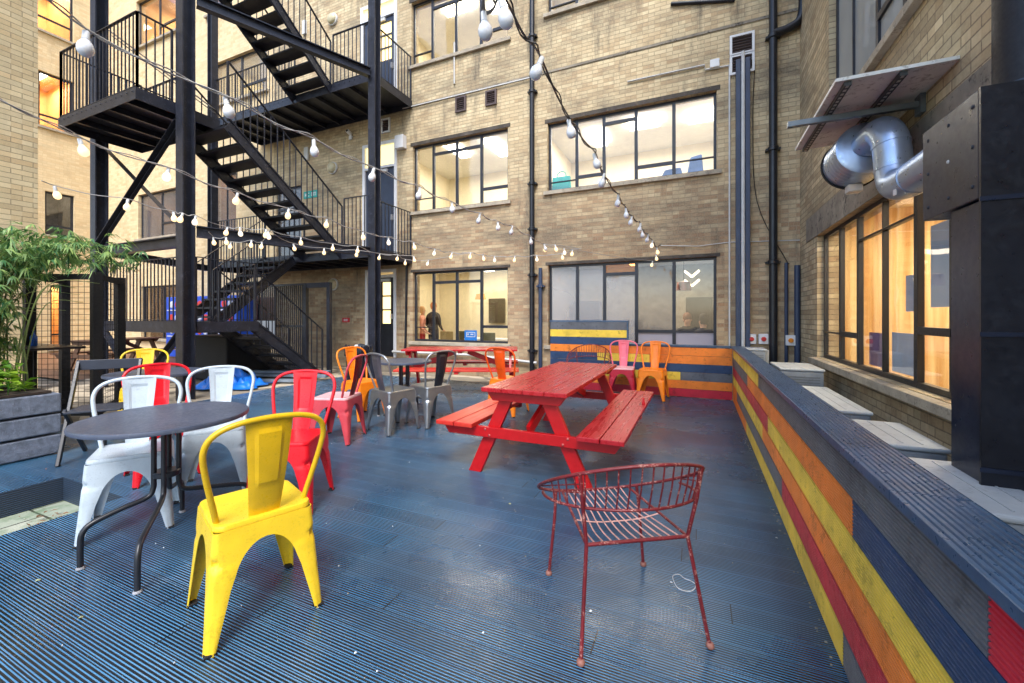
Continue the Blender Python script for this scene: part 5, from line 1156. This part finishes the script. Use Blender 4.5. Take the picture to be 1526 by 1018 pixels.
tn = paint('tan_fabric', L(150, 130, 80), .8); office_chair(672, 10.2, 'tan office chair seen through the lit ground floor window behind the wide pane', tn); office_chair(697, 10.6, 'dark olive office chair above the blue notice in the lit window', paint('olive', L(90, 86, 56), .8)); office_chair(733, 9.8, 'olive office chair at the drainpipe side of the lit window', paint('olive', L(90, 86, 56), .8))
m = empty('desk', (on_y(738, 480, 10.3).x, 10.5, 0), 0, label='white desk seen through the lit ground floor window beyond the chairs', cat='desk'); MB().box((-.9, -.35, .72), (.6, .35, .75)).build('top', M_white, m)
for a in (-.85, .55): MB().box((a, -.3, 0), (a + .04, .3, .719)).build('leg', M_white, m)
o = MB().box((on_y(728, 460, 12.2).x, 12.2, 1.15), (on_y(752, 460, 12.2).x, 12.25, 1.95)).build('wall_screen', paint('screen_brown', L(76, 66, 50), .4), bevel=.01); tag(o, 'dark rectangular screen on the back wall of the lit ground floor office', 'screen')
o = MB().lathe([(.02, .16), (.12, .15), (.16, 0), (.15, 0), (.1, .13)], 20).build('orange_pendant', paint('pendant_orange', L(236, 170, 80), .6), smooth=40); o.location = (on_y(716, 440, 10.4).x, 10.4, 1.85); tag(o, 'small orange lamp shade hanging in the lit ground floor office', 'lamp')
o = MB().tube([(0, 0, .15), (0, 0, .98)], .006, 6).build('cord', M_dark, o)
# chevron lights and a copper pendant in the dim room
for i, z in enumerate((2.22, 2.02)):
    p = on_y(1040, 420, 9.9); m = MB(); m.bar((-.15, 0, .09), (0, 0, -.045), .05, .045, up=(0, 0, 1)); m.bar((0, 0, -.045), (.15, 0, .09), .05, .045, up=(0, 0, 1))
    o = m.build('chevron_lamp', emit('chevron_glow', (1, .86, .6), 1.2)); o.location = (p.x - .12, 9.9, z + .06); tag(o, ('upper' if i == 0 else 'lower') + ' of two glowing chevron wall lights in the dim room', 'lamp', 'glowing chevron lights')
p = on_y(1019, 430, 9.6); o = MB().lathe([(.02, .2), (.13, .18), (.16, .0), (.15, .0)], 20).build('copper_pendant', paint('copper', L(150, 80, 60), .35, .6), smooth=40); o.location = (p.x, 9.6, 1.92); tag(o, 'copper pendant lamp shade seen through the last pane of the dim window', 'lamp'); MB().tube([(0, 0, .19), (0, 0, .92)], .006, 6).build('cord', M_dark, o)
o = MB().box((on_y(1022, 460, 12.6).x, 12.6, 1.0), (on_y(1062, 460, 12.6).x, 12.65, 1.9)).build('blackboard', M_dark); tag(o, 'dark board on the back wall behind the two seated people', 'board')
o = MB().box((on_y(848, 460, 10.2).x, 10.2, .0), (on_y(893, 460, 10.2).x, 10.5, 1.75)).build('cupboard', paint('cupboard_blue', L(80, 92, 120), .6), bevel=.01); tag(o, 'blue grey cupboard dimly seen behind the filmed panes', 'cupboard')
# ------------------------------------------------------------------ light
w = bpy.data.worlds.new('World'); scene.world = w; w.use_nodes = True; nt = w.node_tree
sky = nt.nodes.new('ShaderNodeTexSky'); sky.sky_type = 'NISHITA'; sky.sun_disc = False; EL, ROT = R(52), R(156)
sky.sun_elevation = EL; sky.sun_rotation = ROT; sky.air_density = 1.0; sky.dust_density = 1.5; sky.ozone_density = 1.0
nt.links.new(sky.outputs[0], nt.nodes['Background'].inputs[0]); nt.nodes['Background'].inputs[1].default_value = .15
sd = bpy.data.lights.new('sun', 'SUN'); sd.energy = 1.3; sd.angle = R(22); sd.color = (1, .98, .96); so = bpy.data.objects.new('sun', sd); COL.objects.link(so)
sv = Vector((math.sin(ROT) * math.cos(EL), math.cos(ROT) * math.cos(EL), math.sin(EL))); so.rotation_euler = sv.to_track_quat('Z', 'Y').to_euler()
vs_ = scene.view_settings; vs_.view_transform = 'Standard'; vs_.look = 'None'; vs_.gamma = 1; vs_.exposure = 1.48
cy = scene.cycles; cy.use_denoising = True; cy.max_bounces = 8; cy.diffuse_bounces = 4; cy.glossy_bounces = 4; cy.transmission_bounces = 4; cy.transparent_max_bounces = 12; cy.caustics_reflective = False; cy.caustics_refractive = False; cy.sample_clamp_indirect = 6
bpy.context.view_layer.update()
